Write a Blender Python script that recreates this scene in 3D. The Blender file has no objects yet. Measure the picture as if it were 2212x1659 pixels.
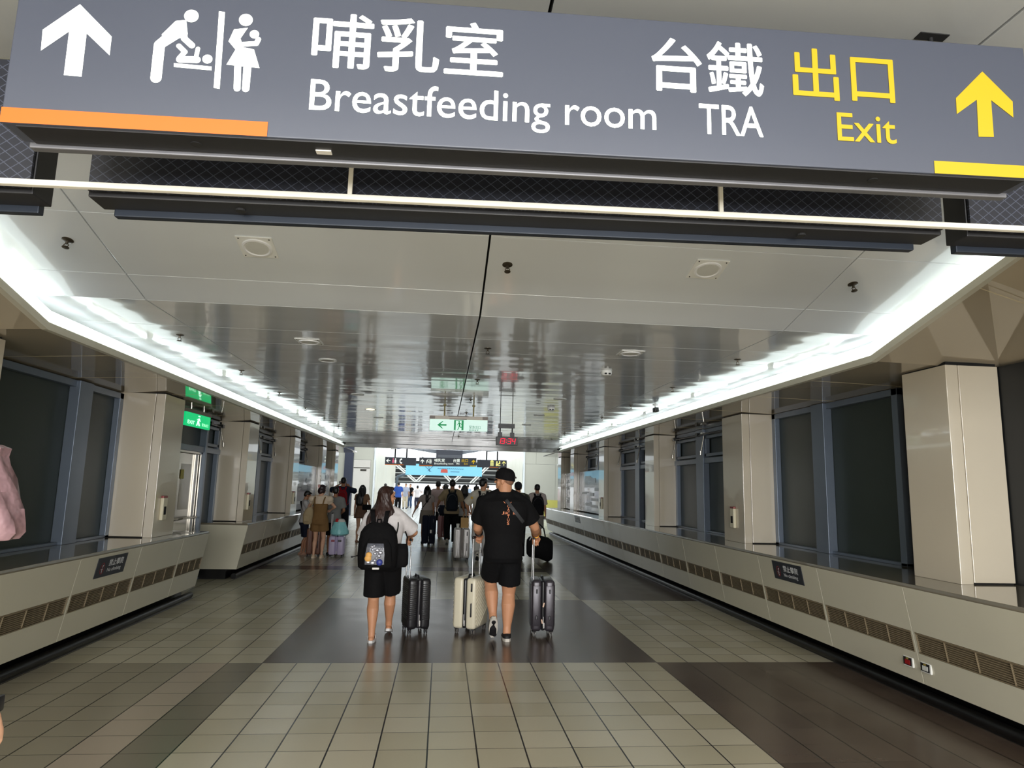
import bpy, bmesh, math, random
from mathutils import Vector, Matrix
from mathutils.bvhtree import BVHTree
random.seed(7)
PI = math.pi
SC = bpy.context.scene
COL = SC.collection

# ---------------------------------------------------------------- camera
FPX, CX, CY = 1457.5, 1106.0, 829.5
CAMZ = 1.6
yaw, pitch, roll = math.radians(5.649), math.radians(8.744), math.radians(1.364)
fwd = Vector((math.sin(yaw) * math.cos(pitch), math.cos(yaw) * math.cos(pitch), math.sin(pitch)))
rt = Vector((math.cos(yaw), -math.sin(yaw), 0))
up = rt.cross(fwd)
RT = rt * math.cos(roll) + up * math.sin(roll)
UP = -rt * math.sin(roll) + up * math.cos(roll)
cam_d = bpy.data.cameras.new('camera')
cam = bpy.data.objects.new('camera', cam_d)
COL.objects.link(cam)
cam_d.sensor_width = 36.0
cam_d.lens = FPX / 2212 * 36.0
cam_d.clip_start = 0.05
cam_d.clip_end = 400
cam.matrix_world = Matrix(((RT.x, UP.x, -fwd.x, 0), (RT.y, UP.y, -fwd.y, 0), (RT.z, UP.z, -fwd.z, CAMZ), (0, 0, 0, 1)))
SC.camera = cam

def at(px, py, Y):
    """point of the place seen at a pixel, on the plane y = Y"""
    d = RT * ((px - CX) / FPX) - UP * ((py - CY) / FPX) + fwd
    return Vector((0, 0, CAMZ)) + d * (Y / d.y)

# ---------------------------------------------------------------- light
SC.view_settings.view_transform = 'Standard'
SC.view_settings.look = 'None'
SC.view_settings.gamma = 1
SC.view_settings.use_curve_mapping = False
SC.view_settings.exposure = 0.16
world = bpy.data.worlds.new('sky')
SC.world = world
world.use_nodes = True
wn = world.node_tree.nodes
wn['Background'].inputs[0].default_value = (0.90, 0.96, 1.0, 1)
wn['Background'].inputs[1].default_value = 1.7

def area(name, loc, size, power, color=(1, 1, 1), rot=(0, 0, 0)):
    l = bpy.data.lights.new(name, 'AREA')
    l.shape = 'RECTANGLE'; l.size, l.size_y = size
    l.energy = power; l.color = color
    o = bpy.data.objects.new(name, l)
    o.location = loc; o.rotation_euler = rot
    COL.objects.link(o)
    return o
# area lights added out of view, behind the camera and over the far hall
area('rear_fill_light', (0.25, -4.9, 1.7), (7.0, 2.3), 760, (0.98, 0.99, 1.0), (PI / 2, 0, 0))
area('rear_overhead_fill', (0.25, -1.6, 2.9), (5.0, 4.0), 230, (1.0, 0.96, 0.88))
area('far_hall_fill', (0.25, 33.2, 4.1), (12, 4.5), 420, (0.95, 0.98, 1.0))

# ---------------------------------------------------------------- materials
def lin(c):
    return tuple(((v / 255) / 12.92 if v / 255 <= 0.04045 else ((v / 255 + 0.055) / 1.055) ** 2.4) for v in c) + (1,)
MATS = {}
def M(name, rgb, rough=0.5, metal=0.0, emit=0.0, emit_rgb=None, var=0.06, scale=9.0, bump=0.0, bscale=60.0, stretch=None, coat=0.0, spec=0.5, alpha=1.0, rvar=0.0):
    """procedural material: noise-varied colour, optional bump"""
    if name in MATS: return MATS[name]
    m = bpy.data.materials.new(name); MATS[name] = m
    m.use_nodes = True
    nt = m.node_tree; N, L = nt.nodes, nt.links
    b = N['Principled BSDF']
    b.inputs['Roughness'].default_value = rough
    b.inputs['Metallic'].default_value = metal
    b.inputs['Specular IOR Level'].default_value = spec
    b.inputs['Coat Weight'].default_value = coat
    b.inputs['Alpha'].default_value = alpha
    c = lin(rgb)
    tc = N.new('ShaderNodeTexCoord')
    mp = N.new('ShaderNodeMapping'); L.new(tc.outputs['Object'], mp.inputs[0])
    if stretch: mp.inputs['Scale'].default_value = stretch
    if var > 0:
        no = N.new('ShaderNodeTexNoise'); no.inputs['Scale'].default_value = scale; no.inputs['Detail'].default_value = 4
        L.new(mp.outputs[0], no.inputs['Vector'])
        mx = N.new('ShaderNodeMix'); mx.data_type = 'RGBA'
        mx.inputs[6].default_value = tuple(v * (1 - var) for v in c[:3]) + (1,)
        mx.inputs[7].default_value = tuple(min(1, v * (1 + var)) for v in c[:3]) + (1,)
        L.new(no.outputs['Fac'], mx.inputs[0]); L.new(mx.outputs[2], b.inputs['Base Color'])
    else:
        b.inputs['Base Color'].default_value = c
    if bump > 0:
        n2 = N.new('ShaderNodeTexNoise'); n2.inputs['Scale'].default_value = bscale; n2.inputs['Detail'].default_value = 3
        L.new(mp.outputs[0], n2.inputs['Vector'])
        bp = N.new('ShaderNodeBump'); bp.inputs['Strength'].default_value = bump; bp.inputs['Distance'].default_value = 0.02
        L.new(n2.outputs['Fac'], bp.inputs['Height']); L.new(bp.outputs[0], b.inputs['Normal'])
    if rvar > 0:
        n3 = N.new('ShaderNodeTexNoise'); n3.inputs['Scale'].default_value = 2.0
        L.new(mp.outputs[0], n3.inputs['Vector'])
        mr = N.new('ShaderNodeMapRange'); mr.inputs[3].default_value = max(0, rough - rvar); mr.inputs[4].default_value = rough + rvar
        L.new(n3.outputs['Fac'], mr.inputs[0]); L.new(mr.outputs[0], b.inputs['Roughness'])
    if emit > 0:
        b.inputs['Emission Color'].default_value = lin(emit_rgb or rgb)
        b.inputs['Emission Strength'].default_value = emit
    return m

def floor_material():
    m = bpy.data.materials.new('floor_tiles'); m.use_nodes = True
    nt = m.node_tree; N, L = nt.nodes, nt.links
    b = N['Principled BSDF']
    tc = N.new('ShaderNodeTexCoord'); sp = N.new('ShaderNodeSeparateXYZ'); L.new(tc.outputs['Object'], sp.inputs[0])
    def math_(op, a, c=None, clamp=False):
        n = N.new('ShaderNodeMath'); n.operation = op; n.use_clamp = clamp
        for i, v in enumerate((a, c)):
            if v is None: continue
            if isinstance(v, (int, float)): n.inputs[i].default_value = v
            else: L.new(v, n.inputs[i])
        return n.outputs[0]
    X, Y = sp.outputs[0], sp.outputs[1]
    TX, TY, OX, OY = 0.3015, 0.2955, -0.0275, 6.53
    u = math_('DIVIDE', math_('SUBTRACT', X, OX), TX); v = math_('DIVIDE', math_('SUBTRACT', Y, OY), TY)
    iu, iv = math_('FLOOR', u), math_('FLOOR', v)
    fu, fv = math_('FRACT', u), math_('FRACT', v)
    def edge(f, w): # 1 in the joint
        a = math_('LESS_THAN', f, w); c = math_('GREATER_THAN', f, 1 - w)
        return math_('MAXIMUM', a, c)
    jx, jy = edge(fu, 0.0165), edge(fv, 0.010)
    # random value per tile
    cb = N.new('ShaderNodeCombineXYZ'); L.new(iu, cb.inputs[0]); L.new(iv, cb.inputs[1])
    wnz = N.new('ShaderNodeTexWhiteNoise'); wnz.noise_dimensions = '2D'; L.new(cb.outputs[0], wnz.inputs['Vector'])
    def rng(x, a, c): return math_('MULTIPLY', math_('GREATER_THAN', x, a - 0.5), math_('LESS_THAN', x, c - 0.5 + 0.0))
    def box(x0, x1, y0, y1): return math_('MULTIPLY', rng(iu, x0, x1), rng(iv, y0, y1))
    def any_(*a):
        r = a[0]
        for q in a[1:]: r = math_('MAXIMUM', r, q)
        return r
    dark = any_(box(-5, 7, 0, 12), box(7, 40, -60, 0), box(7, 40, 12, 45), box(-40, 7, 23, 25), box(-5, 7, 36, 40))
    mid = any_(box(-40, -7, -60, 0), box(-5, 7, 25, 36))
    col = box(-6, -5, -60, 0)
    pink = box(-7, -6, -60, 0)
    pale = math_('GREATER_THAN', iv, 60)
    def mix(f, a, c):
        n = N.new('ShaderNodeMix'); n.data_type = 'RGBA'
        if isinstance(f, float): n.inputs[0].default_value = f
        else: L.new(f, n.inputs[0])
        for i, q in ((6, a), (7, c)):
            if isinstance(q, tuple): n.inputs[i].default_value = q
            else: L.new(q, n.inputs[i])
        return n.outputs[2]
    base = mix(wnz.outputs['Value'], lin((180, 172, 147)), lin((197, 189, 167)))
    base = mix(mid, base, lin((152, 144, 124)))
    base = mix(pink, base, lin((176, 162, 144)))
    base = mix(col, base, lin((124, 118, 102)))
    dk = mix(wnz.outputs['Value'], lin((80, 66, 57)), lin((91, 77, 67)))
    base = mix(dark, base, dk)
    base = mix(pale, base, lin((205, 208, 205)))
    no = N.new('ShaderNodeTexNoise'); no.inputs['Scale'].default_value = 55; no.inputs['Detail'].default_value = 6
    L.new(tc.outputs['Object'], no.inputs['Vector'])
    base = mix(math_('MULTIPLY', no.outputs['Fac'], 0.06), base, lin((120, 112, 96)))
    base = mix(jy, base, lin((58, 53, 46)))
    base = mix(jx, base, lin((18, 17, 15)))
    L.new(base, b.inputs['Base Color'])
    n2 = N.new('ShaderNodeTexNoise'); n2.inputs['Scale'].default_value = 3.0; L.new(tc.outputs['Object'], n2.inputs['Vector'])
    mr = N.new('ShaderNodeMapRange'); mr.inputs[3].default_value = 0.19; mr.inputs[4].default_value = 0.30
    L.new(n2.outputs['Fac'], mr.inputs[0]); L.new(mr.outputs[0], b.inputs['Roughness'])
    b.inputs['Specular IOR Level'].default_value = 0.55
    n3 = N.new('ShaderNodeTexNoise'); n3.inputs['Scale'].default_value = 14; L.new(tc.outputs['Object'], n3.inputs['Vector'])
    bp = N.new('ShaderNodeBump'); bp.inputs['Strength'].default_value = 0.06; bp.inputs['Distance'].default_value = 0.004
    jj = math_('MAXIMUM', jx, jy)
    h = math_('SUBTRACT', math_('MULTIPLY', n3.outputs['Fac'], 0.25), jj)
    L.new(h, bp.inputs['Height']); L.new(bp.outputs[0], b.inputs['Normal'])
    return m

def ceiling_material(rgb=(238, 242, 246)):
    """glossy painted metal with slow ripples along the corridor"""
    m = bpy.data.materials.new('ceiling_metal'); m.use_nodes = True
    nt = m.node_tree; N, L = nt.nodes, nt.links
    b = N['Principled BSDF']
    b.inputs['Base Color'].default_value = lin(rgb); b.inputs['Roughness'].default_value = 0.11
    b.inputs['Metallic'].default_value = 0.05; b.inputs['Coat Weight'].default_value = 0.5; b.inputs['Coat Roughness'].default_value = 0.05
    tc = N.new('ShaderNodeTexCoord'); mp = N.new('ShaderNodeMapping'); mp.inputs['Scale'].default_value = (0.5, 1.6, 1)
    L.new(tc.outputs['Object'], mp.inputs[0])
    no = N.new('ShaderNodeTexNoise'); no.inputs['Scale'].default_value = 1.3; no.inputs['Detail'].default_value = 1.0
    L.new(mp.outputs[0], no.inputs['Vector'])
    bp = N.new('ShaderNodeBump'); bp.inputs['Strength'].default_value = 0.35; bp.inputs['Distance'].default_value = 0.035
    L.new(no.outputs['Fac'], bp.inputs['Height']); L.new(bp.outputs[0], b.inputs['Normal']); L.new(bp.outputs[0], b.inputs['Coat Normal'])
    return m

def lattice_material():
    """dark panel behind a diagonal wire mesh"""
    m = bpy.data.materials.new('wire_mesh_panel'); m.use_nodes = True
    nt = m.node_tree; N, L = nt.nodes, nt.links
    b = N['Principled BSDF']; b.inputs['Roughness'].default_value = 0.5
    tc = N.new('ShaderNodeTexCoord')
    outs = []
    for a in (0.9, -0.9):
        mp = N.new('ShaderNodeMapping'); mp.inputs['Rotation'].default_value = (0, a, 0); L.new(tc.outputs['Object'], mp.inputs[0])
        sp = N.new('ShaderNodeSeparateXYZ'); L.new(mp.outputs[0], sp.inputs[0])
        d = N.new('ShaderNodeMath'); d.operation = 'MULTIPLY'; d.inputs[1].default_value = 42; L.new(sp.outputs[0], d.inputs[0])
        f = N.new('ShaderNodeMath'); f.operation = 'FRACT'; L.new(d.outputs[0], f.inputs[0])
        l = N.new('ShaderNodeMath'); l.operation = 'LESS_THAN'; l.inputs[1].default_value = 0.09; L.new(f.outputs[0], l.inputs[0])
        outs.append(l.outputs[0])
    mx = N.new('ShaderNodeMath'); mx.operation = 'MAXIMUM'; L.new(outs[0], mx.inputs[0]); L.new(outs[1], mx.inputs[1])
    c = N.new('ShaderNodeMix'); c.data_type = 'RGBA'; c.inputs[6].default_value = lin((17, 20, 31)); c.inputs[7].default_value = lin((62, 66, 80))
    L.new(mx.outputs[0], c.inputs[0]); L.new(c.outputs[2], b.inputs['Base Color'])
    return m

# ---------------------------------------------------------------- mesh helpers
class G:
    """collects shapes into one mesh"""
    def __init__(s): s.v = []; s.f = []; s.xf = None
    def add(s, vs, fs):
        n = len(s.v)
        vs = [Vector(p) for p in vs]
        if s.xf: vs = [s.xf(p) for p in vs]
        s.v += vs; s.f += [tuple(i + n for i in q) for q in fs]
        return s
    def box(s, c, d, R=None):
        x, y, z = d[0] / 2, d[1] / 2, d[2] / 2
        c = Vector(c)
        vs = [Vector(p) for p in ((-x, -y, -z), (x, -y, -z), (x, y, -z), (-x, y, -z), (-x, -y, z), (x, -y, z), (x, y, z), (-x, y, z))]
        if R: vs = [R @ p for p in vs]
        return s.add([c + p for p in vs], [(3, 2, 1, 0), (4, 5, 6, 7), (0, 1, 5, 4), (1, 2, 6, 5), (2, 3, 7, 6), (3, 0, 4, 7)])
    def span(s, a, b):
        return s.box([(a[i] + b[i]) / 2 for i in range(3)], [abs(b[i] - a[i]) for i in range(3)])
    def rbox(s, c, d, r, seg=3, R=None):
        bm = bmesh.new(); bmesh.ops.create_cube(bm, size=1)
        for v in bm.verts: v.co = Vector((v.co.x * d[0], v.co.y * d[1], v.co.z * d[2]))
        r = min(r, min(d) * 0.49)
        bmesh.ops.bevel(bm, geom=bm.edges[:], offset=r, segments=seg, profile=0.5, affect='EDGES')
        bm.verts.index_update(); c = Vector(c)
        vs = [(R @ v.co if R else v.co) + c for v in bm.verts]; fs = [[v.index for v in f.verts] for f in bm.faces]
        bm.free(); return s.add(vs, fs)
    def prism(s, pts, d):
        """closed polygon (3D points) swept along d"""
        n = len(pts); d = Vector(d); a = [Vector(p) for p in pts]
        return s.add(a + [p + d for p in a], [tuple(range(n))[::-1], tuple(range(n, 2 * n))] + [(i, (i + 1) % n, n + (i + 1) % n, n + i) for i in range(n)])
    def flat(s, pts): return s.add(pts, [tuple(range(len(pts)))])
    def rings(s, rr, cap=True):
        n = len(rr[0]); vs = [p for r in rr for p in r]; fs = []
        for k in range(len(rr) - 1):
            for i in range(n): fs.append((k * n + i, k * n + (i + 1) % n, (k + 1) * n + (i + 1) % n, (k + 1) * n + i))
        if cap: fs += [tuple(range(n))[::-1], tuple(range((len(rr) - 1) * n, len(rr) * n))]
        return s.add(vs, fs)
    def tube(s, pts, r, seg=10, cap=True):
        pts = [Vector(p) for p in pts]; rs = r if isinstance(r, (list, tuple)) else [r] * len(pts)
        rr = []; side = None
        for i, p in enumerate(pts):
            t = (pts[min(i + 1, len(pts) - 1)] - pts[max(i - 1, 0)]).normalized()
            if side is None: side = t.orthogonal().normalized()
            side = (side - t * side.dot(t)).normalized(); b = t.cross(side)
            rr.append([p + (side * math.cos(2 * PI * k / seg) + b * math.sin(2 * PI * k / seg)) * rs[i] for k in range(seg)])
        return s.rings(rr, cap)
    def chain(s, pts, rs, seg=14, flat0=False, flat1=False):
        """tube with rounded (or flat) ends"""
        pts = [Vector(p) for p in pts]; rs = list(rs)
        P, R = [], []
        if not flat0:
            t = (pts[0] - pts[1]).normalized()
            for a in (80, 55, 28): P.append(pts[0] + t * rs[0] * math.sin(math.radians(a))); R.append(rs[0] * math.cos(math.radians(a)))
        P += pts; R += rs
        if not flat1:
            t = (pts[-1] - pts[-2]).normalized()
            for a in (28, 55, 80): P.append(pts[-1] + t * rs[-1] * math.sin(math.radians(a))); R.append(rs[-1] * math.cos(math.radians(a)))
        return s.tube(P, R, seg)
    def ell(s, c, r, R=None, n=16, m=10):
        c = Vector(c); rr = []
        for k in range(m + 1):
            a = PI * (k + 0.0) / m - PI / 2
            a = max(-PI / 2 + 0.06, min(PI / 2 - 0.06, a))
            ring = [Vector((r[0] * math.cos(a) * math.cos(2 * PI * i / n), r[1] * math.cos(a) * math.sin(2 * PI * i / n), r[2] * math.sin(a))) for i in range(n)]
            rr.append([(R @ q if R else q) + c for q in ring])
        return s.rings(rr)
    def loft(s, secs, n=24, e=2.0):
        """stack of horizontal super-ellipses (z, rx, ry, cx, cy)"""
        rr = []
        for z, rx, ry, cx, cy in secs:
            ring = []
            for i in range(n):
                a = 2 * PI * i / n; c_, s_ = math.cos(a), math.sin(a)
                ring.append((cx + rx * math.copysign(abs(c_) ** (2 / e), c_), cy + ry * math.copysign(abs(s_) ** (2 / e), s_), z))
            rr.append(ring)
        return s.rings(rr)
    def lathe(s, prof, c=(0, 0, 0), seg=24, R=None, cap=True):
        c = Vector(c); rr = []
        for r, z in prof:
            ring = [Vector((r * math.cos(2 * PI * i / seg), r * math.sin(2 * PI * i / seg), z)) for i in range(seg)]
            rr.append([(R @ q if R else q) + c for q in ring])
        return s.rings(rr, cap)

def mesh_of(name, g, smooth=False, off=None):
    me = bpy.data.meshes.new(name)
    vs = [p - off for p in g.v] if off is not None else g.v
    me.from_pydata([tuple(p) for p in vs], [], g.f)
    bm = bmesh.new(); bm.from_mesh(me); bmesh.ops.recalc_face_normals(bm, faces=bm.faces[:]); bm.to_mesh(me); bm.free()
    if smooth:
        me.shade_smooth()
        try: me.set_sharp_from_angle(angle=math.radians(38))
        except Exception: pass
    return me

def obj(name, g, m, parent=None, smooth=False, world=False, bevel=0.0):
    """ONE mesh object; world=True when its shapes are in scene space and its parent is not at the origin"""
    off = Vector(parent.location) if (parent is not None and world) else None
    if parent is not None and world and parent.parent is not None: off = off + Vector(parent.parent.location)
    me = mesh_of(name, g, smooth, off)
    me.materials.append(m)
    o = bpy.data.objects.new(name, me); COL.objects.link(o)
    if parent is not None: o.parent = parent
    if bevel > 0:
        b = o.modifiers.new('edge', 'BEVEL'); b.width = bevel; b.segments = 2; b.limit_method = 'ANGLE'
    return o

def tag(o, label=None, cat=None, group=None, kind=None):
    if label: o['label'] = label
    if cat: o['category'] = cat
    if group: o['group'] = group
    if kind: o['kind'] = kind
    return o

def thing(name, label, cat, loc=(0, 0, 0), rz=0.0, group=None, kind=None):
    o = bpy.data.objects.new(name, None); COL.objects.link(o)
    o.empty_display_size = 0.1
    o.location = loc; o.rotation_euler = (0, 0, rz)
    return tag(o, label, cat, group, kind)

def single(name, g, m, label, cat, group=None, smooth=False, kind=None, bevel=0.0):
    return tag(obj(name, g, m, None, smooth, bevel=bevel), label, cat, group, kind)

def struct(name, g, m, label=None, smooth=False, parent=None, bevel=0.0):
    o = obj(name, g, m, parent, smooth, bevel=bevel)
    if parent is None: o['kind'] = 'structure'
    if label: o['label'] = label
    return o

def dup(root, loc, rz=0.0, label=None, group=None):
    """a copy of a thing with copies of its parts and sub-parts"""
    r = root.copy(); COL.objects.link(r); r.location = loc; r.rotation_euler = (0, 0, rz)
    if label: r['label'] = label
    if group: r['group'] = group
    for ch in list(root.children):
        c = ch.copy(); COL.objects.link(c); c.parent = r
        for g2 in list(ch.children):
            d = g2.copy(); COL.objects.link(d); d.parent = c
    return r

# ---- lettering
def glyphs(body, bold=0.0):
    cu = bpy.data.curves.new('t', 'FONT'); cu.body = body; cu.size = 1.0; cu.offset = bold; cu.resolution_u = 4
    o = bpy.data.objects.new('t', cu); COL.objects.link(o)
    dg = bpy.context.evaluated_depsgraph_get()
    me = bpy.data.meshes.new_from_object(o.evaluated_get(dg))
    vs = [(v.co.x, v.co.y) for v in me.vertices]; fs = [tuple(p.vertices) for p in me.polygons]
    bpy.data.objects.remove(o); bpy.data.curves.remove(cu); bpy.data.meshes.remove(me)
    return vs, fs
CAPH = None
def text(g, body, u0, u1, v0, v1, fn, bold=0.0, caps=False):
    """letters fitted into the box u0..u1, v0..v1 of a surface; fn(u, v) gives the 3D point. caps: v0..v1 is baseline..capital height"""
    global CAPH
    vs, fs = glyphs(body)
    if not vs: return g
    xs = [p[0] for p in vs]; ys = [p[1] for p in vs]
    x0, x1 = min(xs), max(xs)
    if caps:
        if CAPH is None: CAPH = max(p[1] for p in glyphs('H')[0])
        y0, y1 = 0.0, CAPH
    else: y0, y1 = min(ys), max(ys)
    c_ = fn(u0, v0); nn = (fn(u0 + 1e-3, v0) - c_).cross(fn(u0, v0 + 1e-3) - c_)
    nn = nn.normalized() * 0.00012 if nn.length > 0 else Vector((0, 0, 0))
    for q, (du, dv) in enumerate(((0, 0),) if bold <= 0 else ((0, 0), (bold, 0), (-bold, 0), (0, bold), (0, -bold))):
        g.add([nn * q + fn(u0 + (p[0] + du - x0) / (x1 - x0) * (u1 - u0), v0 + (p[1] + dv - y0) / (y1 - y0) * (v1 - v0)) for p in vs], fs)
    return g

def stroke(g, pts, w, fn, n=10):
    """rounded stroke in a surface's (u, v)"""
    for i in range(len(pts) - 1):
        a, b = Vector(pts[i]), Vector(pts[i + 1]); d = (b - a)
        if d.length < 1e-9: continue
        d.normalize(); q = Vector((-d.y, d.x)) * w / 2
        ang = math.atan2(q.y, q.x)
        ring = [b + Vector((math.cos(ang - k * PI / n), math.sin(ang - k * PI / n))) * w / 2 for k in range(n + 1)]
        ring += [a + Vector((math.cos(ang + PI - k * PI / n), math.sin(ang + PI - k * PI / n))) * w / 2 for k in range(n + 1)]
        g.flat([fn(p.x, p.y) for p in ring])
    return g
def disc(g, c, r, fn, n=24):
    return g.flat([fn(c[0] + r * math.cos(2 * PI * k / n), c[1] + r * math.sin(2 * PI * k / n)) for k in range(n)])
def polyf(g, pts, fn): return g.flat([fn(*p) for p in pts])

# ================================================================ THE SETTING
CEIL = ceiling_material()
BEIGE = M('beige_metal', (212, 201, 180), 0.22, 0.0, var=0.03, scale=2, spec=0.7, coat=0.6, bump=0.05, bscale=2.2)
CREAM = M('cream_enamel', (202, 197, 177), 0.3, var=0.03, scale=3, coat=0.15)
SOFF = M('soffit_metal', (188, 174, 150), 0.07, 0.0, var=0.03, scale=2, coat=0.5, bump=0.05, bscale=2)
TOPM = M('ledge_top', (128, 120, 104), 0.09, 0.15, var=0.05, scale=3, coat=0.5)
BLACK = M('black_rubber', (13, 13, 13), 0.33, var=0.1)
DARK = M('dark_gap', (14, 14, 15), 0.8, var=0)
WHITEP = M('white_paint', (228, 228, 222), 0.4, var=0.03)
FRAME = M('blue_grey_frame', (116, 127, 142), 0.38, 0.35, var=0.05)
PANE = M('dark_frosted_pane', (50, 59, 54), 0.42, var=0.12, scale=1.2, spec=0.4)
STEEL = M('stainless', (196, 192, 184), 0.24, 0.9, var=0.05, scale=3, stretch=(1, 1, 8))
GRILLE = M('grille_slats', (132, 118, 94), 0.42, 0.1, var=0.05)
LIPW = M('cove_lip', (236, 238, 226), 0.4, var=0.02, emit=1.4, emit_rgb=(226, 240, 238))
TUBE = M('tube_glow', (255, 255, 255), 0.4, var=0, emit=10, emit_rgb=(234, 246, 255))
YK, SL = 5.25, 0.262
ZC = 2.95
YE = 20.6
def slope(p):
    return Vector((p.x, p.y, p.z + max(0.0, YK - p.y) * SL))

# floor
g = G(); g.span((-9, -5, -0.06), (9.5, 75, 0))
o = struct('floor', g, floor_material(), 'beige and brown tiled corridor floor')

# ceiling of the corridor: panels with open joints, sloping up towards the near gap
g = G()
xs = [(-3.45, -2.305), (-2.295, 0.243), (0.257, 2.785), (2.795, 4.05)]
ys = [YK]
for n in range(9): ys += [6.10 + 1.675 * n, 6.72 + 1.675 * n]
ys = [y for y in ys if y < YE] + [YE]
for x0, x1 in xs:
    for y0, y1 in zip(ys, ys[1:]): g.span((x0, y0 + 0.0025, ZC), (x1, y1 - 0.0025, ZC + 0.03))
n0 = len(g.v)
g.xf = slope
for x0, x1 in xs:
    for y0, y1 in ((3.3, 4.21), (4.21, 4.9), (4.9, YK - 0.001)): g.span((x0, y0 + 0.0025, ZC), (x1, y1 - 0.0025, ZC + 0.03))
g.xf = None
for x0, x1 in xs:
    g.span((x0, 2.15, ZC + SL * (YK - 3.3)), (x1, 3.297, ZC + SL * (YK - 3.3) + 0.03))
struct('ceiling', g, CEIL, 'grey metal panel corridor ceiling with dark joints', bevel=0.002)
g = G()
for x0, x1 in ((-5.5, -1.03), (-1.02, 0.246), (0.256, 1.53), (1.54, 5.8)):
    for y0, y1 in ((-5, -1.6), (-1.6, 0.3), (0.3, 2.15)): g.span((x0, y0 + 0.002, 2.93), (x1, y1 - 0.002, 2.96))
struct('ceiling_near', g, ceiling_material((176, 178, 178)), 'low grey metal ceiling above the big sign', bevel=0.002)
g = G(); g.span((-4.2, 2.1, 3.56), (4.8, 3.4, 3.6)); g.span((-5.5, 2.12, 2.97), (5.8, 2.18, 3.6)); g.span((-5.5, -5, 2.985), (5.8, 2.15, 3.02))
g.xf = slope; g.span((-4.2, 3.3, ZC + 0.05), (4.8, YK, ZC + 0.09)); g.xf = None
g.span((-4.2, YK, ZC + 0.05), (4.8, YE, ZC + 0.09))
struct('trim_1', g, DARK, 'dark void above the ceiling joints')
# header beam where the ceiling ends
g = G(); g.span((-3.3, YE, 2.82), (3.9, YE + 0.35, 3.4)); g.span((-3.3, YE + 0.02, 2.70), (3.9, YE + 0.3, 2.815))
struct('trim_2', g, ceiling_material((128, 126, 120)), 'polished beam across the far end of the ceiling', bevel=0.01)

# light coves along both sides: lit lip, white trough, rows of tubes behind the lip
def cove(sgn, xl, zb, zt, label):
    t = thing('cove_light', label, 'light', (xl, 12, zb))
    y0, y1 = 2.2, YE + 0.3
    g = G()
    for a, b in ((y0, YK), (YK, y1)):
        g.xf = slope; g.span((xl, a, zb), (xl + sgn * 0.016, b, zt)); g.xf = None
    obj('light_lip', g, LIPW, t, world=True)
    g = G()
    for a, b in ((y0, YK), (YK, y1)):
        g.xf = slope; g.span((xl + sgn * 0.002, a, zb - 0.058), (xl + sgn * 0.05, b, zb - 0.001)); g.span((xl + sgn * 0.017, a, zb - 0.001), (xl + sgn * 0.42, b, zb + 0.012)); g.xf = None
    obj('trough', g, M('trough_cream', (214, 208, 188), 0.35), t, world=True)
    y = 2.4; n = 0
    while y < y1 - 1.2:
        g = G(); g.xf = slope
        xx = xl + sgn * (0.10 + 0.05 * (n % 2)); g.tube([(xx, y + 1.14 * k / 6, zt - 0.004) for k in range(7)], 0.013, 8); g.xf = None
        obj('fluorescent_tube', g, TUBE, t, world=True, smooth=True)
        y += 1.22; n += 1
    return t
cove(-1, -2.97, 2.745, 2.832, 'glowing white light cove along the left edge of the ceiling')
cove(1, 3.55, 2.775, 2.876, 'glowing white light cove along the right edge of the ceiling')

# soffits over the windows
V_ = Vector
def soffit(name, xa, za, xb, zb, label):
    g = G()
    ysl = [-5, 1.5, 3, 4, YK, 8, 12, 16, 20, 24]
    for i in range(len(ysl) - 1):
        a, b = ysl[i], ysl[i + 1]
        def P(x, z, y, w, dz=0): return (x, y, z + SL * min(3.05, max(0, YK - y)) * w + dz)
        q = [P(xa, za, a, 1), P(xb, zb, a, 0), P(xb, zb, b, 0), P(xa, za, b, 1)]
        qt = [P(xa, za, a, 1, 0.03), P(xb, zb, a, 0, 0.03), P(xb, zb, b, 0, 0.03), P(xa, za, b, 1, 0.03)]
        g.add(q + qt, [(0, 1, 2, 3), (4, 5, 6, 7), (0, 1, 5, 4), (2, 3, 7, 6), (1, 2, 6, 5), (3, 0, 4, 7)])
    o = struct(name, g, SOFF, label)
    g = G()
    for y in (2.9, 4.1, 6.3, 7.5, 8.9, 10.1, 11.4, 12.7, 14.0, 15.2, 16.5, 18, 19.3, 20.6, 22):
        f = lambda x, z, w: (x, y, z + SL * min(3.05, max(0, YK - y)) * w)
        a, b = V_(f(xa, za - 0.001, 1)), V_(f(xb, zb - 0.001, 0)); g.prism([a, b, b + V_((0, 0.004, 0)), a + V_((0, 0.004, 0))], (0, 0, 0.004))
    obj('seam_beads', g, M('seam_bead', (206, 190, 150), 0.4), o)
    return o
soffit('trim_3', -2.985, 2.69, -4.1, 2.635, 'glossy soffit above the left windows')
soffit('trim_4', 3.565, 2.725, 4.72, 2.70, 'glossy soffit above the right windows')

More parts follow.
